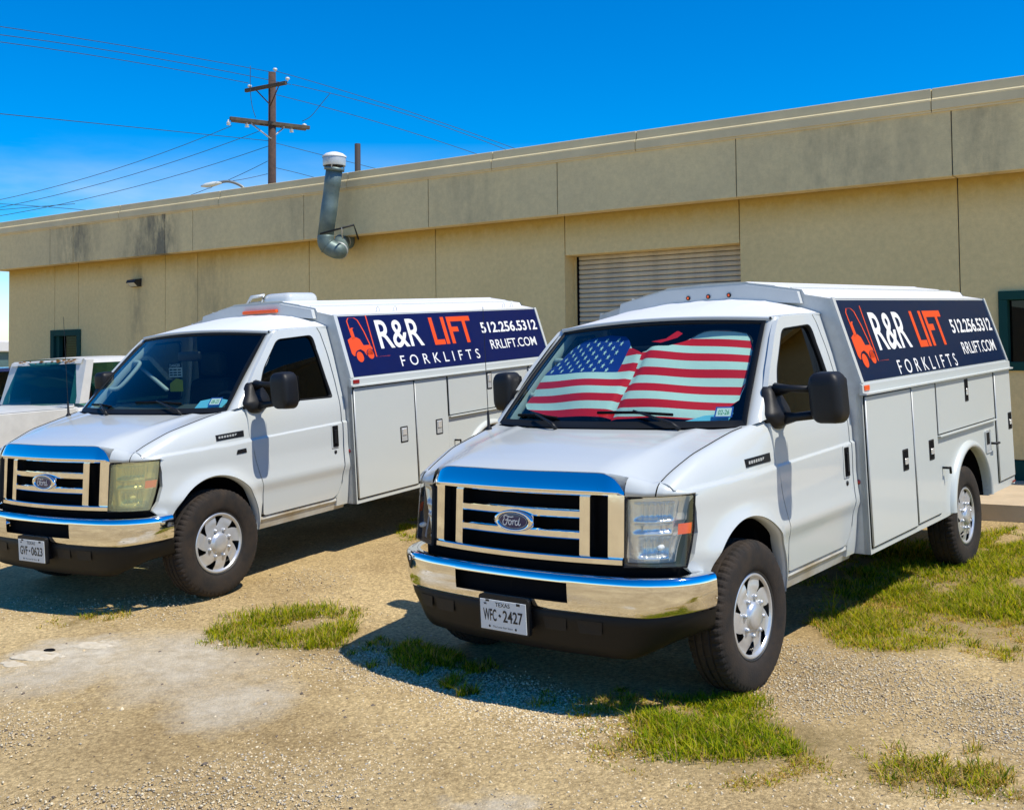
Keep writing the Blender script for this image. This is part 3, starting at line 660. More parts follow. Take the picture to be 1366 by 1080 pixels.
        box('door_handle', s*(xx+.004), s*(xx+.012), 1.232, 1.298, .958, 1.132, MT['black'], dg, .006, 2); box('handle_paddle', s*(xx+.012), s*(xx+.022), 1.245, 1.272, .985, 1.10, MT['plastic'], dg, .004, 2)
        lathe('key_lock', [(.015, s*(xx-.001)), (.015, s*(xx+.006)), (.001, s*(xx+.007))], 12, MT['plastic'], dg, 'x', True, (0, 1.262, .915))
        # pillar behind the door, rocker
        panel('cab_corner', [[(1.375, .46), (1.425, .46), (1.425, 1.955), (1.312, 1.955), (1.337, 1.90), (1.357, 1.75), (1.374, 1.50), (1.377, 1.0), (1.364, .80), (1.347, .64), (1.285, .53), (1.285, .46)]], frange(1.29, 1.42, .03), frange(.46, 1.10, .04)+frange(1.10, 1.17, .006)+frange(1.18, 1.95, .05), mp_(door_map), P, VN, (-.05*s, 0, 0))
        rows = [[(s*(Xs(.6, .52)+.002), y, .527), (s*(Xs(.6, .52)+.006), y, .505), (s*(Xs(.6, .5)-.008), y, .482), (s*(Xs(.6, .48)-.02), y, .43), (s*.80, y, .425)] for y in (.42, .7, 1.0, 1.40)]; v, f = grid_data(rows); pyd('rocker_panel', v, f, MT['rocker'], VN, False)
        tube('hood_gap', [(s*(shut(y)[0]+.001), y, shut(y)[1]+.0015) for y in np.linspace(-.545, .165, 30)], .0032, MT['seal'], VN, 5)
        # A pillar
        rows = []
        for t in np.linspace(0, 1, 14):
            a = ws_edge(t); y2 = float(np.interp(t, [0, .12, .3, .55, .85, 1], [.325, .372, .50, .66, .80, .86])); z2 = lerp(1.385, 1.948, t); b = Vector((Xs(y2, z2)-.004, y2, z2)); mid = a.lerp(b, .5)+Vector((.022, -.012, .004))
            rows.append([(s*p.x, p.y, p.z) for p in (a+Vector((-.012, .012, -.008)), a, a.lerp(mid, .6), mid, b.lerp(mid, .4), b, b+Vector((-.03, .02, 0)))])
        v, f = grid_data(rows); pyd('pillar', v, f, P, VN, True)
        # badge
        bx = lambda y, z: (s*(fender_pt(y, z)+.004), y, z)
        def fender_pt(y, z):
            return max(fender_map(y, w)[0] for w in [W1+(W2-W1)*k/60 for k in range(50)] if abs(fender_map(y, w)[2]-z) < .012) if z > W1+.02 else Xs(y, z)
        pts = [(.03, 1.158), (.285, 1.163), (.285, 1.208), (.03, 1.200)]
        bd = pyd('badge', [bx(*p) for p in pts]+[(s*(fender_pt(*p)-.01), *p) for p in pts], [(0, 1, 2, 3), (0, 1, 5, 4), (1, 2, 6, 5), (2, 3, 7, 6), (3, 0, 4, 7)], MT['plastic'], VN)
        bl = put_poly('badge_lettering', [[(a, b), (a+.018, b), (a+.018, b+.016), (a, b+.016)] for k in range(9) for a, b in ((.043+.026*k, 1.174+.0005*k),)], lambda a, b: (s*(fender_pt(.16, 1.185)+.0055 - .014*max(0, (.1-a))), a, b), MT['galv'], bd)
        if key == 'L' and s > 0:
            put_poly('badge', [[(.19, 1.04), (.29, 1.042), (.285, 1.075), (.20, 1.072)]], lambda a, b: (Xs(a, b)+crease(a, b)+.004, a, b), MT['plastic'], VN)
    # hood
    panel('hood', [[(-.985, .0), (-.7, 0), (-.3, 0), (0, 0), (.3, 0), (.7, 0), (.985, 0), (.985, .5), (.985, 1), (.7, 1), (.3, 1), (0, 1), (-.3, 1), (-.7, 1), (-.985, 1), (-.985, .5)]], frange(-.985, .985, .035), [.01, .02, .035, .05, .07]+frange(.1, 1, .05), hood_map, P, VN, (0, .0, -.03))
    # hood nose returning down to the grille crown
    rows = []
    for k in range(41):
        u = -.80+1.60*k/40; p = Vector(hood_map(u, 0)); zl = min(crown_top(abs(p.x)), p.z-.002)
        if abs(p.x) > .655: continue
        rows.append([p, Vector((p.x, p.y-.004, lerp(p.z, zl, .4))), Vector((p.x, p.y+.002, zl)), Vector((p.x, p.y+.04, zl))] if abs(p.x) < .565 else [p, Vector((p.x, p.y-.003, p.z-.012)), Vector((p.x, p.y+.006, lerp(p.z, 1.085, .6))), Vector((p.x, p.y+.016, 1.085))])
    v, f = grid_data(rows); pyd('hood_nose', v, f, P, VN, True)
    # sheet metal above each lamp, split by the hood shut line
    for s in SD:
        for nm, x0, x1 in (('hood_corner', .648, .786), ('fender_corner', .792, .918)):
            rows = []
            for k in range(15):
                x = lerp(x0, x1, k/14); uu = float(np.interp(x, HLX, range(6)))/5; bt = hl_map(uu, 1.090, -.006)
                if x < .79: hp = Vector(hood_map(x/.79, 0)); tp = Vector((x, hp.y, hp.z))
                else:
                    t = (x-.79)/.125; tp = Vector((x, lerp(-.552, -.452, t), lerp(1.152, 1.082, t**1.4)))
                tp.z = max(tp.z, 1.092)
                n_ = Vector((.35 if x > .79 else .08, -1, 0)).normalized(); mid = bt.lerp(tp, .5)+n_*.010+Vector((0, 0, .010))
                rows.append([(s*q.x, q.y, q.z) for q in (bt+Vector((0, .03, 0)), bt, bt.lerp(mid, .55)+n_*.004, mid, mid.lerp(tp, .5)+n_*.004+Vector((0, 0, .003)), tp, tp+Vector((0, .02, .0015)))])
            v, f = grid_data(rows); pyd(nm, v, f, P, VN, True)
    # cowl
    rows = []
    for k in range(25):
        u = -1+2*k/24; h = Vector(hood_map(.985*u, 1)); b = ws_map(u, -.02)
        rows.append([h+Vector((0, -.01, -.016)), h.lerp(b, .35)+Vector((0, 0, .004)), h.lerp(b, .7)+Vector((0, 0, .004)), b+Vector((0, .02, .0))])
    v, f = grid_data(rows); cw = pyd('cowl', v, f, MT['plastic'], VN, True)
    # windshield and black border
    rows = [[ws_map(u, v_) for u in np.linspace(-.985, .985, 29)] for v_ in np.linspace(.0, .985, 14)]; v, f = grid_data(rows); WS = pyd('windshield', v, f, MT['wglass'], VN, True)
    per = [(u, 0) for u in np.linspace(-1, 1, 25)]+[(1, t) for t in np.linspace(.06, .94, 16)]+[(u, 1) for u in np.linspace(1, -1, 25)]+[(-1, t) for t in np.linspace(.94, .06, 16)]
    rows = []
    for u, t in per+[per[0]]:
        ui = max(-.972, min(.972, u)); ti = max(.055, min(.962, t))
        rows.append([ws_map(u*1.004, t*1.008-.004, -.006), ws_map(ui, ti, -.005), ws_map(ui, ti, .012), ws_map(u, t, .012)])
    v, f = grid_data(rows); pyd('windshield_seal', v, f, MT['seal'], WS, True)
    # roof
    def roof_map(u, v_):
        au = abs(u); e = 1-(1-v_)**1.9
        F_ = Vector((.765*u, .792-.085*(1-u*u), 1.946+.034*(1-u*u))); Rr = Vector((.795*u, 1.425, 1.962+.125*(1-au**2.6)))
        p = F_.lerp(Rr, v_); p.z = lerp(F_.z, Rr.z, e) - .0*au
        p.z += .004*sstep((math.cos(u*22)-.6)/.3)*sstep((v_-.25)/.3)*(au < .75)
        return p
    us = np.linspace(-1, 1, 57); us = np.sign(us)*(1-(1-np.abs(us))**1.35)
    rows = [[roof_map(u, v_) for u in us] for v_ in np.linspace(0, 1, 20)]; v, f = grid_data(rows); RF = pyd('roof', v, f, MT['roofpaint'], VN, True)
    rows = [[roof_map(u, 0)+Vector((0, -.002, 0)), roof_map(u, 0)+Vector((0, -.012, -.010)), roof_map(u, 0)+Vector((0, .0, -.028))] for u in np.linspace(-1, 1, 31)]; v, f = grid_data(rows); pyd('roof_lip', v, f, P, RF, True)
    for s in SD:
        rows = [[(s*p.x, p.y, p.z) for p in (q+Vector((-.01, 0, .003)), q+Vector((.010, 0, -.002)), q+Vector((.012, 0, -.010)), q+Vector((-.002, 0, -.014)))] for q in [roof_map(1, t) for t in np.linspace(.0, 1, 8)]]; v, f = grid_data(rows); pyd('drip_rail', v, f, P, RF, False)
    # ---- grille
    C_ = MT['chrome']
    xs = [-.645, -.53, -.44, -.39, .39, .44, .53, .645]; zs = [.752, .79, 1.092, 1.105]
    bm = bmesh.new()
    # flat face with openings: rectangles of chrome round the slots
    def slab(bm, x0, x1, z0, z1, d0, d1, nx=8, bev=.006):
        """curved bar on the grille plane; d0 front offset, d1 back offset"""
        X = [x0+(x1-x0)*k/nx for k in range(nx+1)]; rws = []
        for x in X:
            q = [(d1, z0), (d0+bev, z0), (d0, z0+bev), (d0, z1-bev), (d0+bev, z1), (d1, z1)]
            rws.append([(x, front_y(x, z)+d, z) for d, z in q])
        v, f = grid_data(rws); f += [tuple(range(6)), tuple(range(nx*6, nx*6+6))]; k = [bm.verts.new(p) for p in v]
        for q in f:
            try: bm.faces.new([k[i] for i in q])
            except ValueError: pass
    slab(bm, -.628, .628, .752, .788, 0, .05, 16); slab(bm, -.60, .60, 1.086, 1.108, 0, .05, 14)
    for x0, x1 in ((-.638, -.553), (.553, .638)): slab(bm, x0, x1, .7885, 1.10, 0, .05, 3)
    for x0, x1 in ((-.452, -.395), (.395, .452)): slab(bm, x0, x1, .7885, 1.0875, .004, .05, 3)
    GS = frombm('grille_surround', bm, C_, VN)
    # sky-facing hood band of the surround, with rounded shoulders
    rows = []
    for k in range(49):
        x = -.645+1.29*k/48; ax = abs(x); z1 = crown_top(ax)-.001; z0 = min(1.105, z1-.012); yt = hood_map(x/.79, 0)[1]-.003; yb = yt-.044
        zf_ = hood_map(min(ax, .56)/.79, 0)[2]-.005; yt = lerp(yb, yt, max(.1, min(1, (z1-z0)/(zf_-z0))))
        rows.append([(x, yb+.02, z0-.004), (x, yb, z0), (x, lerp(yb, yt, .07), lerp(z0, z1, .12)), (x, lerp(yb, yt, .30), lerp(z0, z1, .38)), (x, lerp(yb, yt, .64), lerp(z0, z1, .70)), (x, yt, z1)])
    for e_ in (rows[0], rows[-1]):
        ev, ef = grid_data([list(e_), [(p[0], p[1]+.07, p[2]) for p in e_]]); pyd('crown_end', ev, ef, C_, GS, False)
    v, f = grid_data(rows); pyd('grille_crown', v, f, C_, GS, True)
    for z0, z1 in ((.972, 1.018), (.868, .914)):
        bm = bmesh.new(); rws = []
        for k in range(13):
            x = -.396+.792*k/12; rws.append([(x, front_y(x, z)+d, z) for d, z in ((.05, z0), (.010, z0), (.006, z0+.006), (.006, z1-.012), (.016, z1-.004), (.05, z1))])
        v, f = grid_data(rws); pyd('grille_bar', v, f, C_, GS, False)
    pyd('grille_mesh', [(-.62, -.60, .70), (.62, -.60, .70), (.62, -.60, 1.12), (-.62, -.60, 1.12)], [(0, 1, 2, 3)], MT['black'], GS)
    # oval emblem
    ey = front_y(0, .943)-.002
    def oval(name, rx, rz, y0, y1, m, parent, n=48, inner=None):
        rws = [[(rx*k*math.cos(a), y, .943+rz*k*math.sin(a)) for a in [2*math.pi*j/n for j in range(n)]] for k, y in ((1.0, y0+.02), (1.0, y0), (.975, y1), (.90 if inner is None else inner, y1-.0015), (.001 if inner is None else inner-.02, y1-.002 if inner is None else y1+.008))]
        v, f = grid_data(rws, True); return pyd(name, v, f, m, parent, True)
    EM = oval('emblem', .130, .056, ey, ey-.016, C_, VN, inner=.80); oval('emblem_face', .104, .045, ey-.006, ey-.010, MT['emb'], EM)
    put_poly('emblem_rim', ribbon([(.091*math.cos(a), .943+.0385*math.sin(a)) for a in [2*math.pi*j/40 for j in range(41)]], .0022), lambda a, b: (a, ey-.0135, b), MT['galv'], EM)
    # script word
    st = [spline([(-.052, .008), (-.061, -.006), (-.058, -.020), (-.045, -.021), (-.036, -.006), (-.030, .012), (-.026, .020)]), spline([(-.050, .010), (-.054, .018), (-.044, .025), (-.028, .021), (-.012, .018), (.004, .021)]), spline([(-.046, .001), (-.034, .004), (-.024, .002)]),
          spline([(-.020, .002), (-.027, -.008), (-.024, -.019), (-.014, -.017), (-.010, -.006), (-.014, .002), (-.020, .002)]), spline([(-.012, .0), (-.004, -.002), (.002, .003), (-.001, -.010), (-.004, -.020)]), spline([(-.002, -.008), (.006, .002), (.013, .002), (.012, -.006)]),
          spline([(.028, .001), (.018, .0), (.013, -.012), (.017, -.020), (.027, -.016), (.033, -.002), (.042, .018)]), spline([(.042, .018), (.035, -.004), (.033, -.017), (.038, -.020), (.046, -.012)])]
    put_poly('emblem_script', [q for p in st for q in ribbon([(a[0]*1.12, .943+a[1]*1.05) for a in p], .0052)], lambda a, b: (a, ey-.0145, b), MT['lwhite'], EM)
    # ---- headlights
    for s in SD:
        out_ = rp([(.0, .760), (.86, .757), (.94, .85), (.965, .92), (.93, 1.085), (.02, 1.078)], .02, 3)
        mpd = lambda d: (lambda a, b: (lambda p: (p.x*s, p.y, p.z))(hl_map(a, b, d)))
        HL = panel('headlight', [[((a-.47)*1.06+.465, (b-.92)*1.06+.918) for a, b in out_]], frange(0, 1, .1), frange(.75, 1.1, .05), mpd(.17), MT['black'], VN)
        bz = out_+[out_[0]]; rws = []
        for a, b in bz:
            a2, b2 = (a-.47)*1.04+.466, (b-.92)*1.045+.919; a1, b1 = (a-.47)*.99+.469, (b-.92)*.99+.92
            rws.append([mpd(.012)(a2, b2), mpd(-.004)(a2, b2), mpd(-.006)(a1, b1), mpd(.05)(a1, b1)])
        v, f = grid_data(rws); pyd('bezel', v, f, MT['plastic'], HL, False)
        U = [.0+.97*k/64 for k in range(65)]; Z = [.758+.325*k/48 for k in range(49)]; rws = []
        for z in Z:
            r_ = []
            for u in U:
                d = .022
                if .07 < u < .60 and .965 < z < 1.062: e = min((u-.07)/.05, (.60-u)/.05, (z-.965)/.02, (1.062-z)/.02, 1); d += .030*sstep(e)+.008*math.sin(u*95)*sstep(e)
                elif .05 < u < .60 and .905 < z < .957: e = min((u-.05)/.05, (.60-u)/.05, (z-.905)/.015, (.957-z)/.015, 1); d += .014*sstep(e)+.003*math.sin(u*60)*sstep(e)
                elif .10 < u < .62 and .785 < z < .893: e = min((u-.10)/.04, (.62-u)/.04, (z-.785)/.015, (.893-z)/.015, 1); d += (.018+.03*(1-min(1, ((u-.38)/.3)**2+((z-.84)/.07)**2)))*sstep(e)+.007*math.sin(u*85)*sstep(e)
                elif u > .66 and .90 < z < .958: d = .03
                elif u > .66: d = .016+.010*abs(math.sin((z-.76)*18))
                d += (1.083-z)*(.13+.18*u); r_.append(mpd(d)(u, z))
            rws.append(r_)
        v, f = grid_data(rws); pyd('reflector', v, f, MT['chrome_dull'], HL, True)
        panel('turn_signal', [[(.63, .905), (.935, .905), (.948, .955), (.63, .955)]], frange(.63, .95, .05), [.93], mpd(.008), MT['amber'], HL, None)
        lathe('bulb', [(.001, -.02), (.012, -.015), (.014, 0), (.012, .02)], 10, MT['lwhite'], HL, 'y', True, mpd(.03)(.40, .845))
        panel('lens', [out_], frange(0, 1, .04), frange(.75, 1.1, .03), mpd(0.), lens_mat, HL)
    # ---- bumper
    BP = [(-1.0, -.43), (-.985, -.50), (-.945, -.585), (-.87, -.675), (-.76, -.745), (-.6, -.79), (-.4, -.815), (-.2, -.828), (0, -.832)]; BP = BP+[(-x, y) for x, y in BP[:-1][::-1]]
    sp = spline([(x, y, 0) for x, y in BP], 4); BX = [p[0] for p in sp]; BY = [p[1] for p in sp]
    def bpath(x): return float(np.interp(x, BX, BY))
    slot = (-.355, .385, .578, .676)
    bx_ = sorted(set([round(x, 4) for x in BX]+[slot[0], slot[1]])); vz = [(.080, .712), (.030, .716), (.010, .712), (.0, .700), (-.003, .676), (-.004, .64), (-.004, .60), (-.002, .578), (.004, .545), (.014, .527), (.035, .520), (.08, .522)]
    rws = []
    for x in bx_:
        e = max(0, (abs(x)-.80)/.2); k = 1-.03*e; r_ = []
        i = min(range(len(BX)), key=lambda i: abs(BX[i]-x)); t = Vector((BX[min(i+1, len(BX)-1)]-BX[max(i-1, 0)], BY[min(i+1, len(BX)-1)]-BY[max(i-1, 0)])).normalized(); n = Vector((t.y, -t.x))
        for d, z in vz:
            zz = z + (.018*e if z < .6 else -.004*e); r_.append((x-n.x*d, bpath(x)-n.y*d, zz))
        rws.append(r_)
    v, f = grid_data(rws); nz_ = len(vz); ff = []
    for q in f:
        i, j = divmod(q[0], nz_); xm = (bx_[i]+bx_[i+1])/2
        if slot[0] < xm < slot[1] and slot[2]-.001 < min(vz[j][1], vz[j+1][1]) and max(vz[j][1], vz[j+1][1]) < slot[3]+.001: continue
        ff.append(q)
    BM = pyd('bumper', v, ff, C_, VN, True)
    pyd('bumper_slot', [(a, bpath(a)+.05, b) for a in (-.40, 0, .42) for b in (.56, .70)], [(0, 2, 3, 1), (2, 4, 5, 3)], MT['black'], BM)
    rws = [[(x, bpath(x)+d, z) for d, z in ((.0, .6765), (.03, .6745))] for x in np.linspace(slot[0], slot[1], 12)]; v, f = grid_data(rws); pyd('slot_lip', v, f, C_, BM)
    rws = [[(x, bpath(x)+d, z) for d, z in ((.0, .578), (.03, .580))] for x in np.linspace(slot[0], slot[1], 12)]; v, f = grid_data(rws); pyd('slot_lip', v, f, C_, BM)
    rws = [[(x*.93, bpath(x)*.86+.02, z) for z in (.66, .735, .765)] for x in BX]; v, f = grid_data(rws); pyd('bumper_filler', v, f, MT['black'], VN, True)
    # air dam
    rws = []
    for x in BX:
        e = max(0, (abs(x)-.66)/.34); zb = .305+.115*sstep(e); a = bpath(x)
        rws.append([(x*.985, a+.03, .535), (x*.978, a+.015, .515), (x*.97, a+.022, .47), (x*.955, a+.045, lerp(.47, zb, .6)), (x*.95, a+.060, zb+.01), (x*.945, a+.085, zb), (x*.93, a+.16, zb+.01)])
    v, f = grid_data(rws); AD = pyd('air_dam', v, f, MT['damplastic'], VN, True)
    for x0, x1 in ((-.70, -.58), (-.55, -.40), (.22, .36), (.42, .56)):
        pyd('dam_opening', [(x0, bpath(x0)*.99+.008, .495), (x1, bpath(x1)*.99+.008, .495), (x1-.01, bpath(x1)*.99+.014, .43), (x0+.01, bpath(x0)*.99+.014, .43)], [(0, 1, 2, 3)], MT['plastic'], AD)
    # licence plate
    py = -.862
    LP = box('license_plate', -.153, .153, py, py+.004, .398, .552, MT['plate'], VN, .0015, 1); LP['label'] = 'white Texas license plate in a black frame'
    pf = rp([(-.165, .388), (.165, .388), (.165, .575), (-.165, .575)], .02); pyd('plate_frame', [(a, py+.005, b) for a, b in pf]+[(a, py+.03, b) for a, b in pf], [tuple(range(len(pf)))]+[(i, (i+1) % len(pf), (i+1) % len(pf)+len(pf), i+len(pf)) for i in range(len(pf))], MT['plastic'], LP)
    box('plate_bracket', -.15, .15, py+.03, py+.12, .42, .56, MT['black'], LP)
    fm = lambda a, b: (-.153+.306*a, py-.0008, .398+.154*b)
    put_text('plate_lettering', 'TEXAS', (.34, .79, .66, .93), fm, MT['ink'], LP, .01)
    put_text('plate_lettering', plate_no[:3], (.07, .30, .36, .70), fm, MT['ink'], LP, .02); put_text('plate_lettering', plate_no[3:], (.50, .30, .93, .70), fm, MT['ink'], LP, .02)
    put_text('plate_lettering', 'The Lone Star State', (.27, .09, .70, .155), fm, MT['ink'], LP)
    put_poly('plate_marks', [star(.12, .86, .05), [(.40, .50), (.43, .56), (.46, .50), (.44, .43), (.425, .46)]]+[[(cx+.022*math.cos(k*.785), cy+.044*math.sin(k*.785)) for k in range(8)] for cx, cy in ((.2, .12), (.77, .12))]+[[(.13, .93), (.21, .93), (.21, 1.0), (.13, 1.0)], [(.80, .90), (.88, .90), (.88, .99), (.80, .99)]], lambda a, b: (-.153+.306*a, py-.001, .398+.154*b), MT['ink'], LP)
    # ---- mirrors
    for s in SD:
        MR = bmesh.new()
        bm_box(MR, -.5, .5, -.5, .5, -.5, .5, .27, 5)
        for v_ in MR.verts:
            x, y, z = v_.co; k = 1.0 if y < 0 else 1.03
            v_.co = Vector((s*(1.240+x*.180*k-.012*(z)), .455+y*.16, 1.49+z*.27*k)) if s > 0 else (Vector((-.985+x*.16*k, .44+y*.16, 1.548+z*.25*k)) if key == 'R' else Vector((-.885+x*.14*k, .46+y*.14, 1.585+z*.16*k)))
        HD = frombm('mirror', MR, MT['plastic'], VN, True)
        mg = rp([(-.085, -.10), (.085, -.10), (.085, .10), (-.085, .10)], .02); pyd('mirror_glass', [(s*(1.24+a*.85), .540, 1.495+b) if s > 0 else (-.985+a*.7, .526, 1.548+b) if key == 'R' else (-.885+a*.6, .535, 1.585+b*.6) for a, b in mg], [tuple(range(len(mg)))], MT['chrome'], HD)
        if s < 0: tube('mirror_arm', [(-.90, .47, 1.50), (-.94, .46, 1.50), (-.985, .455, 1.50)], .03, MT['plastic'], HD, 8)
        if s > 0: tube('mirror_arm', [(s*.93, .47, 1.535), (s*1.02, .46, 1.54), (s*1.18, .455, 1.535)], [.040, .020, .019], MT['plastic'], HD, 10); tube('mirror_arm', [(s*.95, .45, 1.375), (s*1.05, .45, 1.385), (s*1.19, .455, 1.40)], [.045, .023, .022], MT['plastic'], HD, 10)
        sl = rp([(.315, 1.40, .02), (.36, 1.33, .03), (.47, 1.318, .05), (.60, 1.40, .04), (.56, 1.50, .05), (.47, 1.565, .04), (.405, 1.55, .03), (.36, 1.46, .03)], .03, 3)
        sb = bmesh.new(); vv = [[sb.verts.new((s*(Xs(a, b)+d), lerp(a, .46, k), lerp(b, 1.43, k))) for a, b in sl] for d, k in ((-.03, 0), (.012, 0), (.034, .25), (.045, .6))]; n_ = len(sl)
        for i in range(3):
            for j in range(n_): sb.faces.new((vv[i][j], vv[i][(j+1) % n_], vv[i+1][(j+1) % n_], vv[i+1][j]))
        sb.faces.new(vv[3]); frombm('mirror_base', sb, MT['plastic'], HD, True)
    # ---- wipers, antenna
    for u0, u1, v1 in ((-.86, -.62, .17), (.05, .62, .10)) if False else ((-.30, -.80, .10), (.62, -.02, .14)):
        a = ws_map(u0, -.03, -.02); b = ws_map(lerp(u0, u1, .55), v1*.9, -.03); c = ws_map(u1, v1*.9, -.012); d = ws_map(lerp(u0, u1, .12), v1*.75, -.012)
        WP = tube('wiper', [a, a.lerp(b, .15)+Vector((0, -.01, .02)), b], [.014, .010, .006], MT['plastic'], VN, 6); tube('wiper_blade', [d, d.lerp(c, .5)+Vector((0, -.006, .008)), c], .0085, MT['black'], WP, 6)
    ab = Vector((-.835, .06, 1.325)); AN = lathe('antenna', [(.022, -.01), (.022, .012), (.010, .03), (.007, .12), (.0025, .13), (.0018, .78 if key == 'R' else .82), (.001, .785 if key == 'R' else .825)], 8, MT['plastic'], VN, 'z', True, ab)
    # ---- wheels
    for s in SD:
        add_wheel(VN, .872, 0, .387+wz, s, .35 if key == 'R' else .1, steer); add_wheel(VN, .895, 3.52, .387+wr, s, .8)
    # ---- chassis
    for s in SD: box('frame_rail', s*.36, s*.46, -.45, 4.70, .42, .56, MT['underbody'], VN)
    box('engine_bay', -.52, .52, -.58, .35, .34, 1.05, MT['black'], VN); box('floor_pan', -.88, .88, .42, 1.42, .44, .54, MT['underbody'], VN); box('firewall', -.84, .84, .30, .36, .45, 1.28, MT['black'], VN)
    tube('rear_axle', [(-.78, 3.52, .387+wr), (-.1, 3.52, .387+wr), (0, 3.52, .387+wr), (.1, 3.52, .387+wr), (.78, 3.52, .387+wr)], [.05, .06, .15, .06, .05], MT['underbody'], VN, 10); tube('front_axle', [(-.78, 0, .36+wz), (.78, 0, .36+wz)], .05, MT['underbody'], VN, 8)
    tube('exhaust_pipe', [(-.3, .5, .42), (-.3, 2.0, .40), (-.5, 3.0, .42)], .04, MT['underbody'], VN, 8)
    # ---- interior
    rows = []
    for k in range(21):
        u = -1+.1*k; b = ws_map(u, .03, .03)
        rows.append([b, b+Vector((0, .10, -.02)), b+Vector((0, .30 if u < .25 else .26, .015+(.035 if .3 < u < .8 else 0))), b+Vector((0, .36, -.04)), b+Vector((0, .34, -.35)), b+Vector((0, .30, -.75))])
    v, f = grid_data(rows); pyd('dashboard', v, f, MT['dash'], VN, True)
    ST = lathe('steering_wheel', [(.185+.016*math.cos(a), .016*math.sin(a)) for a in [2*math.pi*k/10 for k in range(11)]], 36, MT['plastic'], VN, 'z', True); ST.matrix_local = Matrix.Translation((.42, .72, 1.30)) @ Matrix.Rotation(R_(-62), 4, 'X')
    sw = bmesh.new(); bm_box(sw, -.075, .075, -.06, .06, -.04, .01, .02, 2); bm_box(sw, -.18, .18, -.015, .015, -.015, .005, .004, 1); frombm('steering_hub', sw, MT['plastic'], ST)
    for s in SD:
        SE = box('seat', s*.42-.25, s*.42+.25, .78, 1.28, .80, .98, MT['seat'], VN, .06, 3); box('seat_back', s*.42-.25, s*.42+.25, 1.16, 1.34, .95, 1.55, MT['seat'], SE, .07, 3); box('headrest', s*.42-.14, s*.42+.14, 1.20, 1.32, 1.57, 1.78, MT['seat'], SE, .05, 3)
    box('cab_back', -.86, .86, 1.385, 1.41, .5, 1.45, MT['black'], VN); box('cab_back', -.77, .77, 1.385, 1.41, 1.45, 1.93, MT['black'], VN)
    rows = [[Vector(roof_map(u*.96, v_))+Vector((0, 0, -.035)) for u in np.linspace(-1, 1, 13)] for v_ in (.05, .5, .97)]; v, f = grid_data(rows); pyd('headliner', v, f, MT['seat'], VN, True)
    for s in SD:
        rows = []
        for t in np.linspace(.02, .98, 8):
            a = ws_map(s*.975, t, .03); b = a+Vector((-s*.02, .10, .02)); rows.append([a, a.lerp(b, .5)+Vector((-s*.012, 0, 0)), b])
        v, f = grid_data(rows); PT = pyd('pillar_trim', v, f, MT['trim'], VN, True)
        if s < 0:
            a, b = ws_map(-.955, .35, .05), ws_map(-.955, .72, .05); o_ = Vector((.075, .02, -.02)); tube('grab_handle', spline([tuple(a), tuple(a+o_*.8+Vector((0, .03, .02))), tuple(a.lerp(b, .5)+o_), tuple(b+o_*.8), tuple(b)], 5), .018, MT['trim'], PT, 8)
    MB = bmesh.new(); c = ws_map(.0, .80, .10); bm_box(MB, -.13, .13, -.02, .02, -.04, .04, .018, 3, Matrix.Translation(c)); frombm('rear_view_mirror', MB, MT['plastic'], VN, True)
    stc = pyd('registration_sticker', [ws_map(a, b, .004) for a, b in ((.80, .09), (.91, .09), (.91, .185), (.80, .185))], [(0, 1, 2, 3)], MT['blue_sticker'], VN)
    fs_ = lambda a, b: ws_map(lerp(.815, .895, a), lerp(.105, .165, b), .0025)
    pyd('sticker_field', [ws_map(a, b, .0032) for a, b in ((.81, .10), (.90, .10), (.90, .172), (.81, .172))], [(0, 1, 2, 3)], MT['lwhite'], stc); put_text('sticker_lettering', '02-26' if key == 'R' else '08-25', (.08, .15, .92, .85), fs_, MT['greenprint'], stc, .01)
    return VN

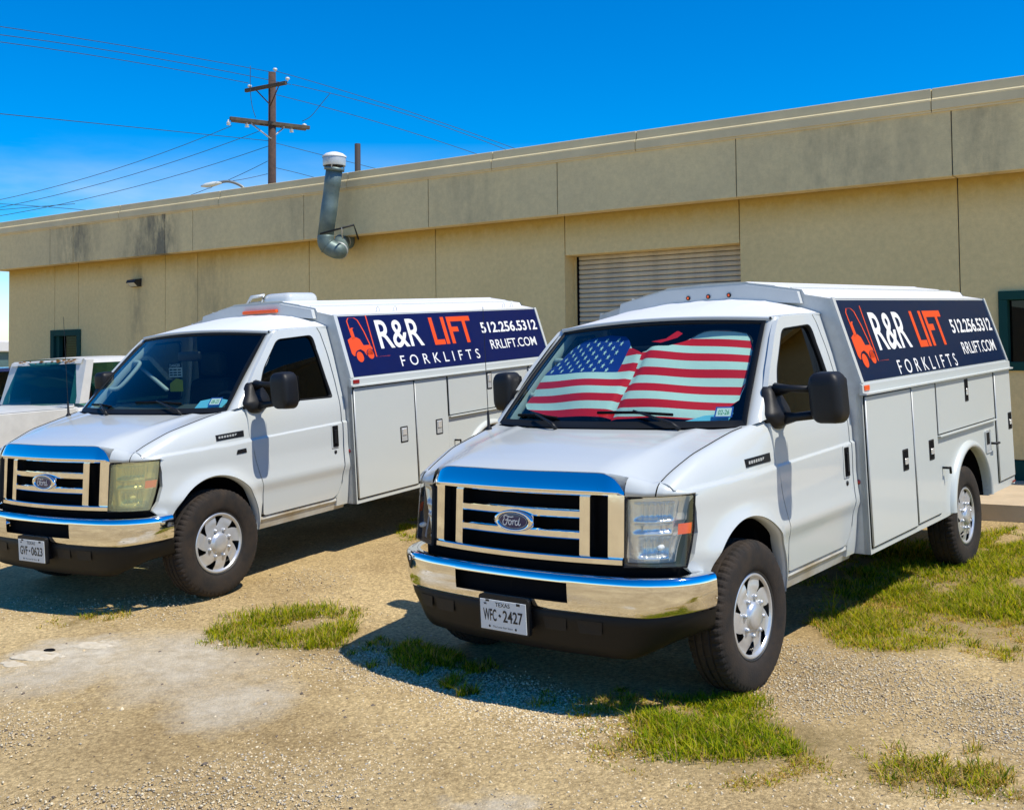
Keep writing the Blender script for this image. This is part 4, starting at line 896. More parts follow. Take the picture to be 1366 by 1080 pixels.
def service_body(VN, key, navy, dv):
    P2 = MT['paint2']; WX = 1.040; Y0, Y1, ZB = 1.43, 4.735, .455
    A_C, A_R = (3.50, .47), .455
    for s in (1, -1):
        arch = [(A_C[0]-A_R*math.cos(R_(a)), A_C[1]+A_R*.93*math.sin(R_(a))) for a in np.linspace(2, 178, 36)]
        SK = panel('side_skin', [[(Y0, 1.45), (Y0, ZB), (2.90, ZB)] + [(A_C[0]-A_R, ZB+.005)] + arch + [(A_C[0]+A_R, ZB+.005), (Y1, ZB), (Y1, 1.45)]], [], [], lambda a, b: (s*WX, a, b), P2, VN, (-.04*s, 0, 0), False)
        SB = SK
        rows = [[(s*(WX+d), A_C[0]-(A_R+e)*math.cos(R_(a)), A_C[1]+(A_R+e)*.93*math.sin(R_(a))) for d, e in ((-.04, .0), (.020, .0), (.036, .010), (.036, .030), (.020, .050), (.0, .058))] for a in np.linspace(0, 180, 40)]; v, f = grid_data(rows); pyd('arch_flare', v, f, P2, SB, True)
        rows = [[(s*xx, A_C[0]-(A_R+.02)*math.cos(R_(a)), A_C[1]+(A_R+.02)*.93*math.sin(R_(a))) for xx in (WX-.02, .5)] for a in np.linspace(0, 180, 20)]; v, f = grid_data(rows); pyd('wheel_liner', v, f, MT['black'], SB, True)
        pyd('wheel_box', [(s*.5, A_C[0]-.5, .5), (s*.5, A_C[0]+.5, .5), (s*.5, A_C[0]+.5, 1.0), (s*.5, A_C[0]-.5, 1.0)], [(0, 1, 2, 3)], MT['black'], SB)
        # compartment doors
        doors = [((1.455, .497, 2.262, 1.424), (2.09, .963, 0)), ((2.285, .505, 2.765, 1.428), (2.616, .972, 0)), ((2.795, 1.062, 4.215, 1.432), (3.49, 1.335, 1)), ((4.262, .53, 4.718, 1.434), (4.645, 1.0, 0))]
        for (a0, b0, a1, b1), (hy, hz, up_) in doors:
            pyd('door_seal', [(s*(WX+.002), y, z) for y, z in ((a0-.013, b0-.010), (a1+.013, b0-.010), (a1+.013, b1+.012), (a0-.013, b1+.012))], [(0, 1, 2, 3)], MT['seal'], SB)
            dr = box('compartment_door', s*(WX+.004), s*(WX+.013), a0, a1, b0, b1, P2, VN, .004, 2)
            if not up_: tube('hinge', [(s*(WX+.012), a0-.006 if hy > (a0+a1)/2 else a1+.006, b0+.01), (s*(WX+.012), a0-.006 if hy > (a0+a1)/2 else a1+.006, b1-.01)], .006, MT['galv'], dr, 6)
            hw, hh = (.042, .085) if up_ else (.052, .070)
            sr = box('latch', s*(WX+.012), s*(WX+.017), hy-hw, hy+hw, hz-hh, hz+hh, MT['plastic'], dr, .004, 1)
            hm = MT['chrome_dull']
            box('latch_paddle', s*(WX+.017), s*(WX+.025), hy-hw*.55, hy+hw*.55, hz-hh*(.1 if key == 'L' else .45), hz+hh*(.75 if key == 'L' else .15), hm, dr, .003, 1); box('latch_recess', s*(WX+.0165), s*(WX+.018), hy-hw*.75, hy+hw*.75, hz-hh*.85, hz+hh*.85, MT['black'] if key == 'R' else MT['galv'], dr)
        box('door_ledge', s*WX, s*(WX+.03), 2.79, 4.22, 1.040, 1.053, P2, SB, .003, 1)
        # drip rail under the sloped side
        rows = [[(s*(WX-.01), y, 1.436), (s*(WX+.036), y, 1.436), (s*(WX+.038), y, 1.446), (s*(WX+.012), y, 1.452), (s*(WX+.010), y, 1.500), (s*(WX-.004), y, 1.508)] for y in (Y0-.012, Y1+.02)]; v, f = grid_data(rows); f += [tuple(range(6)), tuple(range(6, 12))]; pyd('drip_rail', v, f, P2, SB)
        box('clearance_light', s*(WX+.010), s*(WX+.018), Y0+.015, Y0+.095, 1.462, 1.495, MT['amber'] if key == 'R' else MT['red'], SB, .003, 1); box('clearance_light', s*(WX+.010), s*(WX+.016), 4.62, 4.70, .475, .492, MT['red'], SB, .002, 1)
        lathe('marker_light', [(.016, Y0-.002), (.014, Y0-.008), (.001, Y0-.010)], 12, MT['red'], SB, 'y', True, (s*.985, 0, .90))
        # fuel door and hook
        if s > 0:
            fd = box('fuel_door', WX+.001, WX+.008, 3.94, 4.07, .80, .975, MT['galv'], SB, .01, 2); box('fuel_recess', WX+.008, WX+.010, 3.965, 4.045, .865, .960, MT['seal'], fd, 0); tube('door_hook', [(WX, 4.08, .865), (WX+.05, 4.08, .865), (WX+.05, 4.16, .862)], .010, MT['plastic'], SB, 6); tube('door_hook', [(WX, 2.87, .815), (WX+.045, 2.87, .815), (WX+.045, 2.90, .815), (WX+.045, 2.905, .77)], .009, MT['plastic'], SB, 6)
        # sloped sign panel
        b0, b1 = Vector((s*1.034, 0, 1.508)), Vector((s*.876, 0, 2.045)); nrm = Vector((s*(b1.z-b0.z), 0, abs(b1.x-b0.x))).normalized()
        def sg(u, v_, d=0.): p = b0.lerp(b1, 1-v_); return Vector((p.x, lerp(Y0+.012, Y1-.006, u), p.z)) + nrm*d
        sl = pyd('upper_side', [sg(-.004, 1), sg(1.002, 1), sg(1.002, 0), sg(-.004, 0)], [(0, 1, 2, 3)], P2, VN)
        SG = panel('sign_panel', [[(.009, .018), (.991, .018), (.991, .982), (.009, .982)]], [], [], lambda a, b: sg(a, b, .004), navy, VN, tuple(-nrm*.004), False)
        SG['label'] = 'navy sign panel with white and orange lettering'
        for u0, u1, v0, v1 in ((-.004, .0085, -.01, 1.0), (.9915, 1.003, -.01, 1.0)):
            pts = [sg(u0, v1, .012), sg(u1, v1, .012), sg(u1, v0, .012), sg(u0, v0, .012)]; pts += [p-nrm*.02 for p in pts]; pyd('edge_trim', pts, [(0, 1, 2, 3), (0, 1, 5, 4), (1, 2, 6, 5), (2, 3, 7, 6), (3, 0, 4, 7)], MT['paint'], sl)
        uu = (lambda a: a) if s > 0 else (lambda a: 1-a)
        fm = lambda a, b: sg(uu(a), b, .006)
        fm2 = lambda a, b: sg(uu(a), b, .0075)
        def tx(nm, t_, u0, v0, u1, v1, m, bold, spc=1.): put_text(nm, t_, (u0, v1+dv, u1, v0+dv), fm, m, SG, bold, spc)
        tx('lettering', 'R&R', .150, .105, .343, .582, MT['lwhite'], .012); tx('lettering', 'LIFT', .392, .10, .597, .588, MT['orange'], .022)
        tx('lettering', 'FORKLIFTS', .217, .718, .598, .895, MT['lwhite'], .002, 1.75); tx('lettering', '512.256.5312', .645, .232, .974, .438, MT['lwhite'], .022); tx('lettering', 'RRLIFT.COM', .672, .575, .942, .752, MT['lwhite'], .006)
        put_poly('forklift_emblem', [[(a, b+dv) for a, b in p] for p in forklift_icon()], fm, MT['orange'], SG)
        put_poly('emblem_wheels', [q for cx, cy, rx, ry in ((.057, .68, .0165, .102), (.101, .655, .0150, .088)) for q in ribbon([(cx+rx*math.cos(a), cy+dv+ry*math.sin(a)) for a in [math.pi+math.pi*k/14 for k in range(15)]], .0035)], fm2, navy, SG)
    # roof, ribs, ends
    RP = [(1.034, 1.45), (.876, 2.048), (.71, 2.085), (.69, 2.118), (.52, 2.150), (.50, 2.158), (.32, 2.190), (.30, 2.198), (0, 2.205)]
    sec = RP[1:]+[(-x, z) for x, z in RP[1:-1][::-1]]
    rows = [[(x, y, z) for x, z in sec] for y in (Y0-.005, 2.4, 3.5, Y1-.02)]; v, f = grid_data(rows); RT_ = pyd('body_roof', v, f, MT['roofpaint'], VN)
    for s in (1, -1):
        box('roof_seam', s*.60, s*.615, Y0+.02, Y1-.04, 2.128, 2.141, MT['paint'], RT_, .003, 1)
    full = [(1.04, ZB), (1.04, 1.45), (1.034, 1.508)]+RP[1:]; full = full+[(-x, z) for x, z in full[::-1] if x > 0]
    for nm, y in (('front_bulkhead', Y0), ('rear_wall', Y1-.002)):
        pyd(nm, [(x, y, z) for x, z in full], [tuple(range(len(full)))], MT['galv'] if y < 2 else P2, VN)
    fr = [(-.695, 2.030), (-.675, 2.108), (-.30, 2.178), (.30, 2.178), (.675, 2.108), (.695, 2.030), (.4, 2.055), (0, 2.07), (-.4, 2.055)]
    FR = pyd('front_fairing', [(x, Y0-.045, z) for x, z in fr]+[(x, Y0, z) for x, z in fr], [tuple(range(9))]+[(i, (i+1) % 9, (i+1) % 9+9, i+9) for i in range(9)], mat('light_grey_paint', (.60, .62, .60), .45, var=.08, vscale=5), VN)
    [box('body_floor', *q, ZB+.002, ZB+.03, MT['underbody'], VN) for q in ((-1.03, 1.03, Y0+.01, 3.03), (-.49, .49, 3.03, 3.97), (-1.03, 1.03, 3.97, Y1-.01))]; box('rear_bumper', -1.02, 1.02, Y1+.005, Y1+.11, .50, .60, MT['plastic'], VN, .01, 2)
    if key == 'R':
        for k in (-1, 0, 1): lathe('marker_light', [(.016, -.002), (.015, -.008), (.010, -.011), (.009, -.010)], 14, MT['plastic'], FR, 'y', True, (.04+k*.155, Y0-.045, 2.115)); lathe('marker_lens', [(.009, -.010), (.006, -.014), (.001, -.016)], 12, MT['amber'], FR, 'y', True, (.04+k*.155, Y0-.045, 2.115))
    else:
        box('amber_light_bar', -.13, .29, Y0-.075, Y0-.045, 2.100, 2.130, MT['amber'], FR, .008, 2)
        vt = bmesh.new(); bm_box(vt, -.20, .16, 1.66, 2.06, 2.14, 2.285, .065, 4); frombm('roof_vent', vt, MT['paint'], VN, True)
        rk = [(-.38, 1.66, 2.20), (-.32, 1.66, 2.265), (-.16, 1.66, 2.275), (-.18, 1.66, 2.205)]; tube('vent_handle', rk+[rk[0]], .016, MT['paint'], VN, 6)
        for y in (2.1, 2.35, 4.2, 4.35): tube('roof_ring', [(.80, y, 2.07), (.80, y, 2.10), (.80, y+.02, 2.115), (.80, y+.04, 2.10), (.80, y+.04, 2.07)], .004, MT['galv'], VN, 5)
VRo = service_van('R', VAN_R, 'white service van with a flag sunshade behind its windshield', 'WFC2427', MT['lens'], MT['navy2'], .07, 0, 'service vans in the lot'); service_body(VRo, 'R', MT['navy2'], .07)
VLo = service_van('L', VAN_L, 'white service van with yellowed headlights and an amber light bar', 'GVF0623', MT['lens_old'], MT['navy'], 0., 0, 'service vans in the lot'); service_body(VLo, 'L', MT['navy'], 0.)

# ------------------------------------------------------------------ things inside the vans
def on_plane(key, px, py, ax, val):
    o = INV[key] @ Vector((0, 0, CAM_H)); d = INV[key].to_3x3() @ ray(px, py); return o + d*((val-o[ax])/d[ax])
def sunshade():
    S_ = empty('sunshade', VAN_R, 'folding sunshade printed with stars and stripes behind a windshield', 'sunshade')
    def fold(u, v_): return .055 + .012*math.sin(u*9+v_*5)*math.exp(-abs(u)*1.5) + .020*math.exp(-((u-.03-.05*(v_-.5))/.035)**2) + .006*math.sin(v_*14+u*3)
    def half(name, u0, u1, fv, top, bot, stripe0, cant):
        NU, NV = 34, 39; rows = []; mi = []
        for j in range(NV+1):
            row = []
            for i in range(NU+1):
                u = lerp(u0, u1, i/NU); lo, hi = bot(u), top(u); s_ = lerp(0, 13, j/NV); v_ = fv(u, s_); v_ = max(lo, min(hi, v_)); row.append(ws_map(u, v_, fold(u, v_)))
            rows.append(row)
        v, f = grid_data(rows)
        for j in range(NV):
            for i in range(NU):
                k = int((j+.5)/NV*13); red = (k % 2 == 0); uc = lerp(u0, u1, (i+.5)/NU)
                mi.append(2 if (cant and k >= 6 and uc < cant) else (1 if red else 0))
        return pyd(name, v, f, [MT['flag_w'], MT['flag_r'], MT['flag_b']], S_, True, mi)
    # stripes counted from the bottom edge (13 of them); each half droops its own way
    fr_ = lambda u, s_: .10 + s_*.0735 - .062*(u-.02)*1.0
    fl_ = lambda u, s_: .135 + s_*.0710 + .030*(u+.9)
    topR = lambda u: float(np.interp(u, [0, .07, .15, .23, .36, .46, .55, .70, .86, .93, .95], [.74, .79, .80, .805, .865, .945, .955, .95, .925, .84, .70]))
    botR = lambda u: float(np.interp(u, [0, .36, .66, .78, .86, .93, .95], [.15, .145, .12, .16, .22, .31, .5]))
    topL = lambda u: float(np.interp(u, [-.96, -.93, -.85, -.72, -.45, -.26, -.18, -.12, .05], [.52, .66, .83, .905, .955, .93, .87, .80, .73]))
    botL = lambda u: float(np.interp(u, [-.96, -.88, -.5, .05], [.27, .21, .15, .15]))
    half('right_panel', .015, .945, fr_, topR, botR, 0, None); half('left_panel', -.945, .035, fl_, topL, botL, 0, -.135)
    st = []
    for r in range(9):
        for c in range(6 if r % 2 == 0 else 5):
            u = -.90+.125*c+(.0625 if r % 2 else 0)+.0; v_ = .60-.0+.042*r
            u = u + .02
            if v_ < topL(u)-.02 and u < -.17: st.append((u, v_))
    vv, ff = [], []
    for u, v_ in st:
        k = len(vv); vv += [ws_map(a, b, fold(a, b)-.003) for a, b in star(u, v_, 1)[:0] or [(u+.030*.62*(1 if i % 2 == 0 else .42)*math.cos(math.pi/2+i*math.pi/5), v_+.030*(1 if i % 2 == 0 else .42)*math.sin(math.pi/2+i*math.pi/5)) for i in range(10)]]; ff.append(tuple(range(k, k+10)))
    pyd('stars', vv, ff, MT['flag_w'], S_)
    rim = [ws_map(u, topR(u), fold(u, topR(u))) for u in np.linspace(.40, .94, 14)]+[ws_map(.945, v_, fold(.945, v_)) for v_ in np.linspace(.66, .40, 6)]; tube('edge_binding', rim, .006, MT['ink'], S_, 5)
    fl = [ws_map(u, v_, .03) for u, v_ in ((.075, .83), (.20, .855), (.27, .93), (.33, .90), (.30, .86), (.17, .815))]; pyd('folded_flap', fl, [(0, 1, 5), (1, 2, 3, 4, 5)], MT['flag_r'], S_)
sunshade()
def dash_things():
    def flat(name, pts, key, vals, m, label, cat):
        P_ = [Vector(p) for p in pts]; c = sum(P_, Vector())/len(P_); mw = (VAN_R if key == 'R' else VAN_L) @ Matrix.Translation(c)
        n = (P_[1]-P_[0]).cross(P_[2]-P_[0]).normalized()*.003; q = [p-c for p in P_]; k = len(q)
        o = pyd(name, q+[p+n for p in q], [tuple(range(k)), tuple(range(k, 2*k))[::-1]]+[(i, (i+1) % k, (i+1) % k+k, i+k) for i in range(k)], m); o.matrix_world = mw; return tag(o, label, cat)
    a = lambda u, v_, d: ws_map(u, v_, d)
    flat('paper_sheet', [a(.64, .10, .05), a(.90, .10, .05), a(.93, .20, .06), a(.80, .235, .06), a(.65, .20, .06)], 'L', None, MT['paper_blue'], 'pale blue paper lying on the dashboard beside the yellow sign', 'paper')
    flat('paper_sheet', [a(.60, .09, .04), a(.88, .09, .04), a(.90, .17, .05), a(.72, .15, .05)], 'R', None, MT['paper_blue'], 'pale blue paper lying in the corner below the flag sunshade', 'paper')
    # hanging notice: white field with a black heading over a yellow panel
    tl, br, yl, yb = on_plane('L', 225.3, 484.6, 1, .95), on_plane('L', 243.7, 502.7, 1, .95), on_plane('L', 224.5, 504.6, 1, .95), on_plane('L', 243, 522, 1, .95)
    c = (tl+yb)/2; N_ = empty('notice_board', VAN_L @ Matrix.Translation(c), 'white and yellow danger notice hanging inside a windshield', 'sign')
    q = lambda p: p-c; tl, br, yl, yb = q(tl), q(br), q(yl), q(yb)
    box('board', tl.x, br.x, -.004, .004, br.z, tl.z, MT['lwhite'], N_); box('heading', tl.x, br.x, -.006, -.004, lerp(tl.z, br.z, .32), tl.z, MT['ink'], N_)
    put_text('lettering', 'DANGER', (lerp(tl.x, br.x, .1), lerp(tl.z, br.z, .27), lerp(tl.x, br.x, .9), lerp(tl.z, br.z, .06)), lambda a, b: (a, -.008, b), MT['lwhite'], N_, .01)
    put_poly('lettering', [[(lerp(tl.x, br.x, x0), lerp(tl.z, br.z, y0)), (lerp(tl.x, br.x, x1), lerp(tl.z, br.z, y0)), (lerp(tl.x, br.x, x1), lerp(tl.z, br.z, y0+.10)), (lerp(tl.x, br.x, x0), lerp(tl.z, br.z, y0+.10))] for y0 in (.42, .62, .80) for x0, x1 in ((.06, .3), (.35, .62), (.68, .94))], lambda a, b: (a, -.006, b), MT['ink'], N_)
    yp = rp([(tl.x, yb.z, 0), (br.x, yb.z, 0), (br.x, lerp(yl.z, yb.z, .15), .01), (lerp(tl.x, br.x, .5), yl.z, .02), (tl.x, lerp(yl.z, yb.z, .4), .01)], .01); pyd('yellow_panel', [(a, 0, b) for a, b in yp], [tuple(range(len(yp)))], MT['yellow'], N_)
    a_, b_ = on_plane('L', 182, 485, 1, .85), on_plane('L', 223, 520, 1, .55); mid = (a_+b_)/2
    o = tube('measuring_stick', [a_-mid, b_-mid], .016, MT['trim']); o.matrix_world = VAN_L @ Matrix.Translation(mid); tag(o, 'pale stick leaning across the cab beside the danger notice', 'stick')
dash_things()

# ------------------------------------------------------------------ other vehicles
def car_wheels(E_, pts, r):
    k = r/.387
    for x, y, s in pts:
        w_ = bpy.data.objects.new('wheel', RIM); COL.objects.link(w_); w_.parent = E_; w_.matrix_local = Matrix.Translation((x*s, y, r)) @ (Matrix.Identity(4) if s > 0 else Matrix.Rotation(math.pi, 4, 'Z')) @ Matrix.Scale(k, 4)
        c = bpy.data.objects.new('tyre', TYRE); COL.objects.link(c); c.parent = w_
def car_body(E_, paint, glass_m, pr, hw, rh, belt, tk=.72, name_b='body', wide=.05):
    """pr: side outline stations (y, z lower body top); rh: greenhouse (y0 base, y1 top front, y2 top rear, y3 base rear, z top)"""
    rows = []
    for y, zt, k in pr:
        w_ = hw*k; rows.append([(-w_*.96, y, .32), (-w_, y, .55), (-w_*1.005, y, .75), (-w_*.97, y, zt-.09), (-w_*.88, y, zt-.015), (-w_*.5, y, zt+.012), (0, y, zt+.018), (w_*.5, y, zt+.012), (w_*.88, y, zt-.015), (w_*.97, y, zt-.09), (w_*1.005, y, .75), (w_, y, .55), (w_*.96, y, .32)])
    v, f = grid_data(rows); n = 13; f += [tuple(range(n)), tuple(range(len(rows)*n-n, len(rows)*n))]; pyd(name_b, v, f, paint, E_, True)
    y0, y1, y2, y3, zt = rh; bw, tw = hw*.90, hw*tk
    rows = [[(u*tw*k, lerp(y1, y2, t)-.04*(1-u*u)*(1-t), zt+.035*(1-abs(u)**2.5)*math.sin(math.pi*(.2+.6*t))-(.05 if k > 1 else 0)) for u, k in [(-1, 1.06), (-1, 1), (-.8, 1), (-.4, 1), (0, 1), (.4, 1), (.8, 1), (1, 1), (1, 1.06)]] for t in np.linspace(0, 1, 8)]
    v, f = grid_data(rows); RFo = pyd('roof', v, f, paint, E_, True)
    cor = lambda s, b: {0: Vector((s*bw, y0, belt)), 1: Vector((s*tw*1.03, y1, zt-.03)), 2: Vector((s*tw*1.03, y2, zt-.03)), 3: Vector((s*bw, y3, belt))}[b]
    for s in (1, -1):
        for a, b, r in ((0, 1, .060), (3, 2, .060)):
            p, q = cor(s, a), cor(s, b); d = (cor(s, 3)-cor(s, 0)).normalized()*(.10 if a == 0 else -.12)
            wi = wide if a == 3 else .05; v = [p+Vector((-s*wi, .012 if wi > .1 else 0, 0)), p+Vector((s*.02, 0, 0)), p+d+Vector((s*.02, 0, 0)), q+d*.8+Vector((s*.02, 0, .02)), q+Vector((s*.02, 0, .02)), q+Vector((-s*wi, .012 if wi > .1 else 0, .02))]; pyd('pillar', v, [(0, 1, 4, 5), (1, 2, 3, 4)], paint, E_)
        p = [cor(s, 0)+Vector((0, .09, .01)), cor(s, 3)+Vector((0, -.11, .01)), cor(s, 2)+Vector((-s*.004, -.08, 0)), cor(s, 1)+Vector((-s*.004, .07, 0))]; pyd('side_window', p, [(0, 1, 2, 3)], glass_m, E_)
    for nm, a, b, bow in (('windshield', 0, 1, -.07), ('rear_window', 3, 2, .05)):
        rows = [[cor(-1, a).lerp(cor(1, a), t).lerp(cor(-1, b).lerp(cor(1, b), t), h)+Vector((0, bow*(1-(2*t-1)**2), 0)) for t in np.linspace(.03, .97, 11)] for h in np.linspace(0, 1.02, 5)]; v, f = grid_data(rows); pyd(nm, v, f, glass_m, E_, True)
    return RFo
def pickup():
    th = .58+math.pi; X_, Y_ = Vector((math.cos(th), -math.sin(th), 0)), Vector((math.sin(th), math.cos(th), 0))
    loc = Vector((-.72, 2.28, 1.25)); best = None
    for k in range(300):
        Y = 9+.02*k; W = at_Y(104, 527, Y); o = W-X_*loc.x-Y_*loc.y; z = W.z-loc.z; g = ground_z(max(-14, o.x), o.y)
        if best is None or abs(z-g) < best[0]: best = (abs(z-g), o, g)
    o, g = best[1], best[2]; mw = van_frame(o.x, o.y, th, -.03, -.025, g); PK = empty('pickup_truck', mw, 'old white pickup truck with rust along its roof edge', 'truck')
    pr = [(-.80, .80, .90), (-.74, .95, .97), (-.60, 1.01, .985), (-.2, 1.06, 1.0), (.3, 1.13, 1.0), (.62, 1.17, 1.0), (.80, 1.18, 1.0), (1.6, 1.18, 1.0), (2.25, 1.18, 1.0), (2.30, 1.18, 1.0)]
    gp_ = glass('pickup_glass', (.16, .42, .36), .05)
    RFo = car_body(PK, MT['oldpaint'], gp_, pr, .88, (.72, 1.20, 2.12, 2.27, 1.72), 1.205, .82, wide=.15)
    rows = [[(u*.70, 2.125+.01*(1-u*u), 1.723), (u*.715, 2.145+.01*(1-u*u), 1.705), (u*.715, 2.160+.01*(1-u*u), 1.67)] for u in np.linspace(-1, 1, 13)]; v, f = grid_data(rows); pyd('rear_header', v, f, MT['oldpaint'], PK, True)
    bm = bmesh.new()
    for q in ((-.88, -.83, 2.36, 4.2, .5, 1.16), (.83, .88, 2.36, 4.2, .5, 1.16), (-.83, .83, 2.36, 2.40, .5, 1.16), (-.83, .83, 4.16, 4.2, .5, 1.16), (-.83, .83, 2.4, 4.16, .5, .56)): bm_box(bm, *q, .008, 1)
    frombm('cargo_bed', bm, MT['oldpaint'], PK)
    rows = [[(u*.87, y, 1.165+.045*(1-abs(u)**3)*k) for u in np.linspace(-1, 1, 15)] for y, k in ((2.46, .2), (2.55, 1), (3.3, 1.1), (4.05, .9), (4.2, .3))]; v, f = grid_data(rows); pyd('bed_cover', v, f, MT['oldpaint'], PK, True)
    box('bed_rail', -.87, .87, 2.37, 2.45, 1.161, 1.19, MT['oldpaint'], PK, .01, 2); box('cab_gap_trim', -.74, .74, 2.285, 2.30, 1.14, 1.20, MT['galv'], PK, .004, 1)
    rr = random.Random(4); pl = []
    for k in range(34):
        u = rr.uniform(-.95, .95) if k > 16 else rr.uniform(-.85, -.3); cx, cy = u*.70, rr.uniform(1.687, 1.719); r = rr.uniform(.008, .030); pl.append([(cx+r*rr.uniform(.7, 1.6)*math.cos(a), cy+r*.5*rr.uniform(.5, 1.2)*math.sin(a)) for a in [k2*math.pi/4 for k2 in range(8)]])
    put_poly('rust_spots', pl, lambda a, b: (a, 2.158+(1.715-b)*.35, b), MT['rust'], PK)['kind'] = 'stuff'
    for s in (1, -1): box('tail_light', s*.78, s*.875, 4.201, 4.22, .7, 1.0, MT['red'], PK, .01, 1)
    box('seat', -.65, .65, 1.75, 1.98, .8, 1.38, MT['seat'], PK, .05, 2); box('dashboard', -.72, .72, .92, 1.15, .85, 1.09, MT['dash'], PK, .03, 2); lathe('steering_wheel', [(.18+.013*math.cos(a), 1.28+.013*math.sin(a)) for a in [2*math.pi*k/8 for k in range(9)]], 24, MT['plastic'], PK, 'y', True, (.36, 0, 1.08))
    bm = bmesh.new(); bm_box(bm, -.84, .84, -.90, -.80, .45, .62, .02, 2); frombm('bumper', bm, MT['chrome'], PK); box('grille', -.5, .5, -.815, -.79, .66, .85, MT['plastic'], PK, .01, 1)
    for s in (1, -1):
        box('headlight', s*.54, s*.76, -.81, -.77, .68, .84, MT['lens'], PK, .015, 2); box('door_gap', s*.861, s*.864, 2.16, 2.17, .45, 1.06, MT['seal'], PK); bm = bmesh.new(); bm_box(bm, s*.90, s*1.10, .98, 1.06, 1.20, 1.38, .03, 3); frombm('mirror', bm, MT['plastic'], PK, True)
    car_wheels(PK, [(.74, 0, 1), (.74, 0, -1), (.74, 3.0, 1), (.74, 3.0, -1)], .36)
pickup()
def blue_car():
    th = .60; X_, Y_ = Vector((math.cos(th), -math.sin(th), 0)), Vector((math.sin(th), math.cos(th), 0)); loc = Vector((.64, 1.3, 1.60)); best = None
    for k in range(400):
        Y = 11+.02*k; W = at_Y(-2, 483, Y); o = W-X_*loc.x-Y_*loc.y; z = W.z-loc.z; g = ground_z(max(-14, o.x), o.y)
        if best is None or abs(z-g) < best[0]: best = (abs(z-g), o, g)
    o, g = best[1], best[2]; CB = empty('parked_car', van_frame(o.x, o.y, th, .02, .02, g), 'dark blue car showing past the old pickup', 'car'); bp_ = mat('dark_blue_paint', (.008, .016, .07), .25, coat=.6)
    pr = [(-.85, .70, .88), (-.80, .86, .96), (-.6, .92, .99), (.2, .98, 1.0), (.75, 1.02, 1.0), (2.6, 1.04, 1.0), (3.55, 1.04, .98), (3.65, .9, .96)]
    car_body(CB, bp_, MT['winglass'], pr, .89, (.72, 1.25, 2.6, 3.3, 1.56), 1.04); car_wheels(CB, [(.76, 0, 1), (.76, 0, -1), (.76, 2.75, 1), (.76, 2.75, -1)], .35)
    for s in (1, -1): box('headlight', s*.5, s*.78, -.85, -.80, .68, .80, MT['lens'], CB, .02, 2)
    box('grille', -.4, .4, -.87, -.83, .5, .72, MT['plastic'], CB, .01, 1)
blue_car()

# ------------------------------------------------------------------ beyond the roof
def utility_pole():
    wood = mat('weathered_pole_wood', (.085, .050, .038), .9, c2=(.045, .028, .024), vscale=6); armw = mat('grey_crossarm_wood', (.105, .085, .058), .9, c2=(.05, .042, .035), vscale=5); por = mat('glazed_insulator', (.70, .70, .68), .25); st = mat('galvanised_brace', (.45, .47, .48), .5, .5)
    Y = 42.; T = at_Y(363, 97, Y); B0 = Vector((T.x-.02, T.y, ground_z(-10, 24))); m = Matrix.Translation(B0); U = empty('utility_pole', m, 'wooden utility pole with two crossarms standing behind the warehouse', 'pole')
    h = T.z-B0.z; tube('pole', [(0, 0, -.3), (0, 0, h*.5), (T.x-B0.x, 0, h)], [.19, .17, .15], wood, U, 14)
    def arm(px, py, hv, yo, nm='crossarm', sz=(.06, .07)):
        c = at_Y(px, py, Y)-B0; d = Vector(hv); L_ = d.length; R3 = Matrix.Rotation(math.atan2(d.y, d.x), 4, 'Z'); bm = bmesh.new(); bm_box(bm, -L_, L_, yo-sz[0], yo+sz[0], -sz[1], sz[1], .008, 1, Matrix.Translation(c) @ R3); frombm(nm, bm, armw, U); return c, d, R3
    c, d, R3 = arm(359.5, 117.5, (.95, -.58, 0), -.22)
    for k, e in ((-.93, 1), (.93, 1)): lathe('insulator', [(.02, .06), (.02, .13), (.07, .14), (.09, .17), (.07, .21), (.03, .23), (.001, .24)], 10, por, U, 'z', True, c+d*k+Vector((0, -.2, 0)))
    lathe('insulator', [(.02, 0), (.02, .08), (.07, .09), (.09, .13), (.07, .17), (.001, .19)], 10, por, U, 'z', True, Vector((T.x-B0.x+.12, 0, h)))
    for k in (-.6, .55): tube('arm_brace', [c+d*k+Vector((0, -.3, -.05)), Vector((0, -.2, c.z-.75))], .025, wood, U, 5)
    c2, d2, R3 = arm(358, 166, (1.38, .92, 0), -.24); arm(362, 165, (1.30, .87, 0), .22)
    for k in (-.95, -.5, .62): 
        q = c2+d2*k+Vector((0, -.2, -.16)); lathe('insulator', [(.03, -.10), (.09, -.08), (.04, -.03), (.09, 0), (.04, .05), (.03, .12)], 8, por, U, 'z', True, q)
    lathe('insulator', [(.02, .06), (.02, .14), (.09, .15), (.10, .20), (.001, .26)], 10, por, U, 'z', True, c2+d2*.9+Vector((0, .2, 0)))
    for k in (-.42, .42): tube('arm_brace', [c2+d2*k+Vector((0, -.1, -.06)), Vector((0, -.16, c2.z-.62))], .03, st, U, 5)
    # short stack behind the roof
    S2 = at_Y(477, 192, 30.); b2 = Vector((S2.x, S2.y, 4.6)); o = lathe('stack_pipe', [(.085, 0), (.085, S2.z-b2.z), (.07, S2.z-b2.z), (.07, 0)], 16, mat('dark_brown_pipe', (.035, .028, .026), .8), None, 'z'); o.location = b2; tag(o, 'short dark stack rising behind the roof edge beside the duct', 'pipe')
utility_pole()
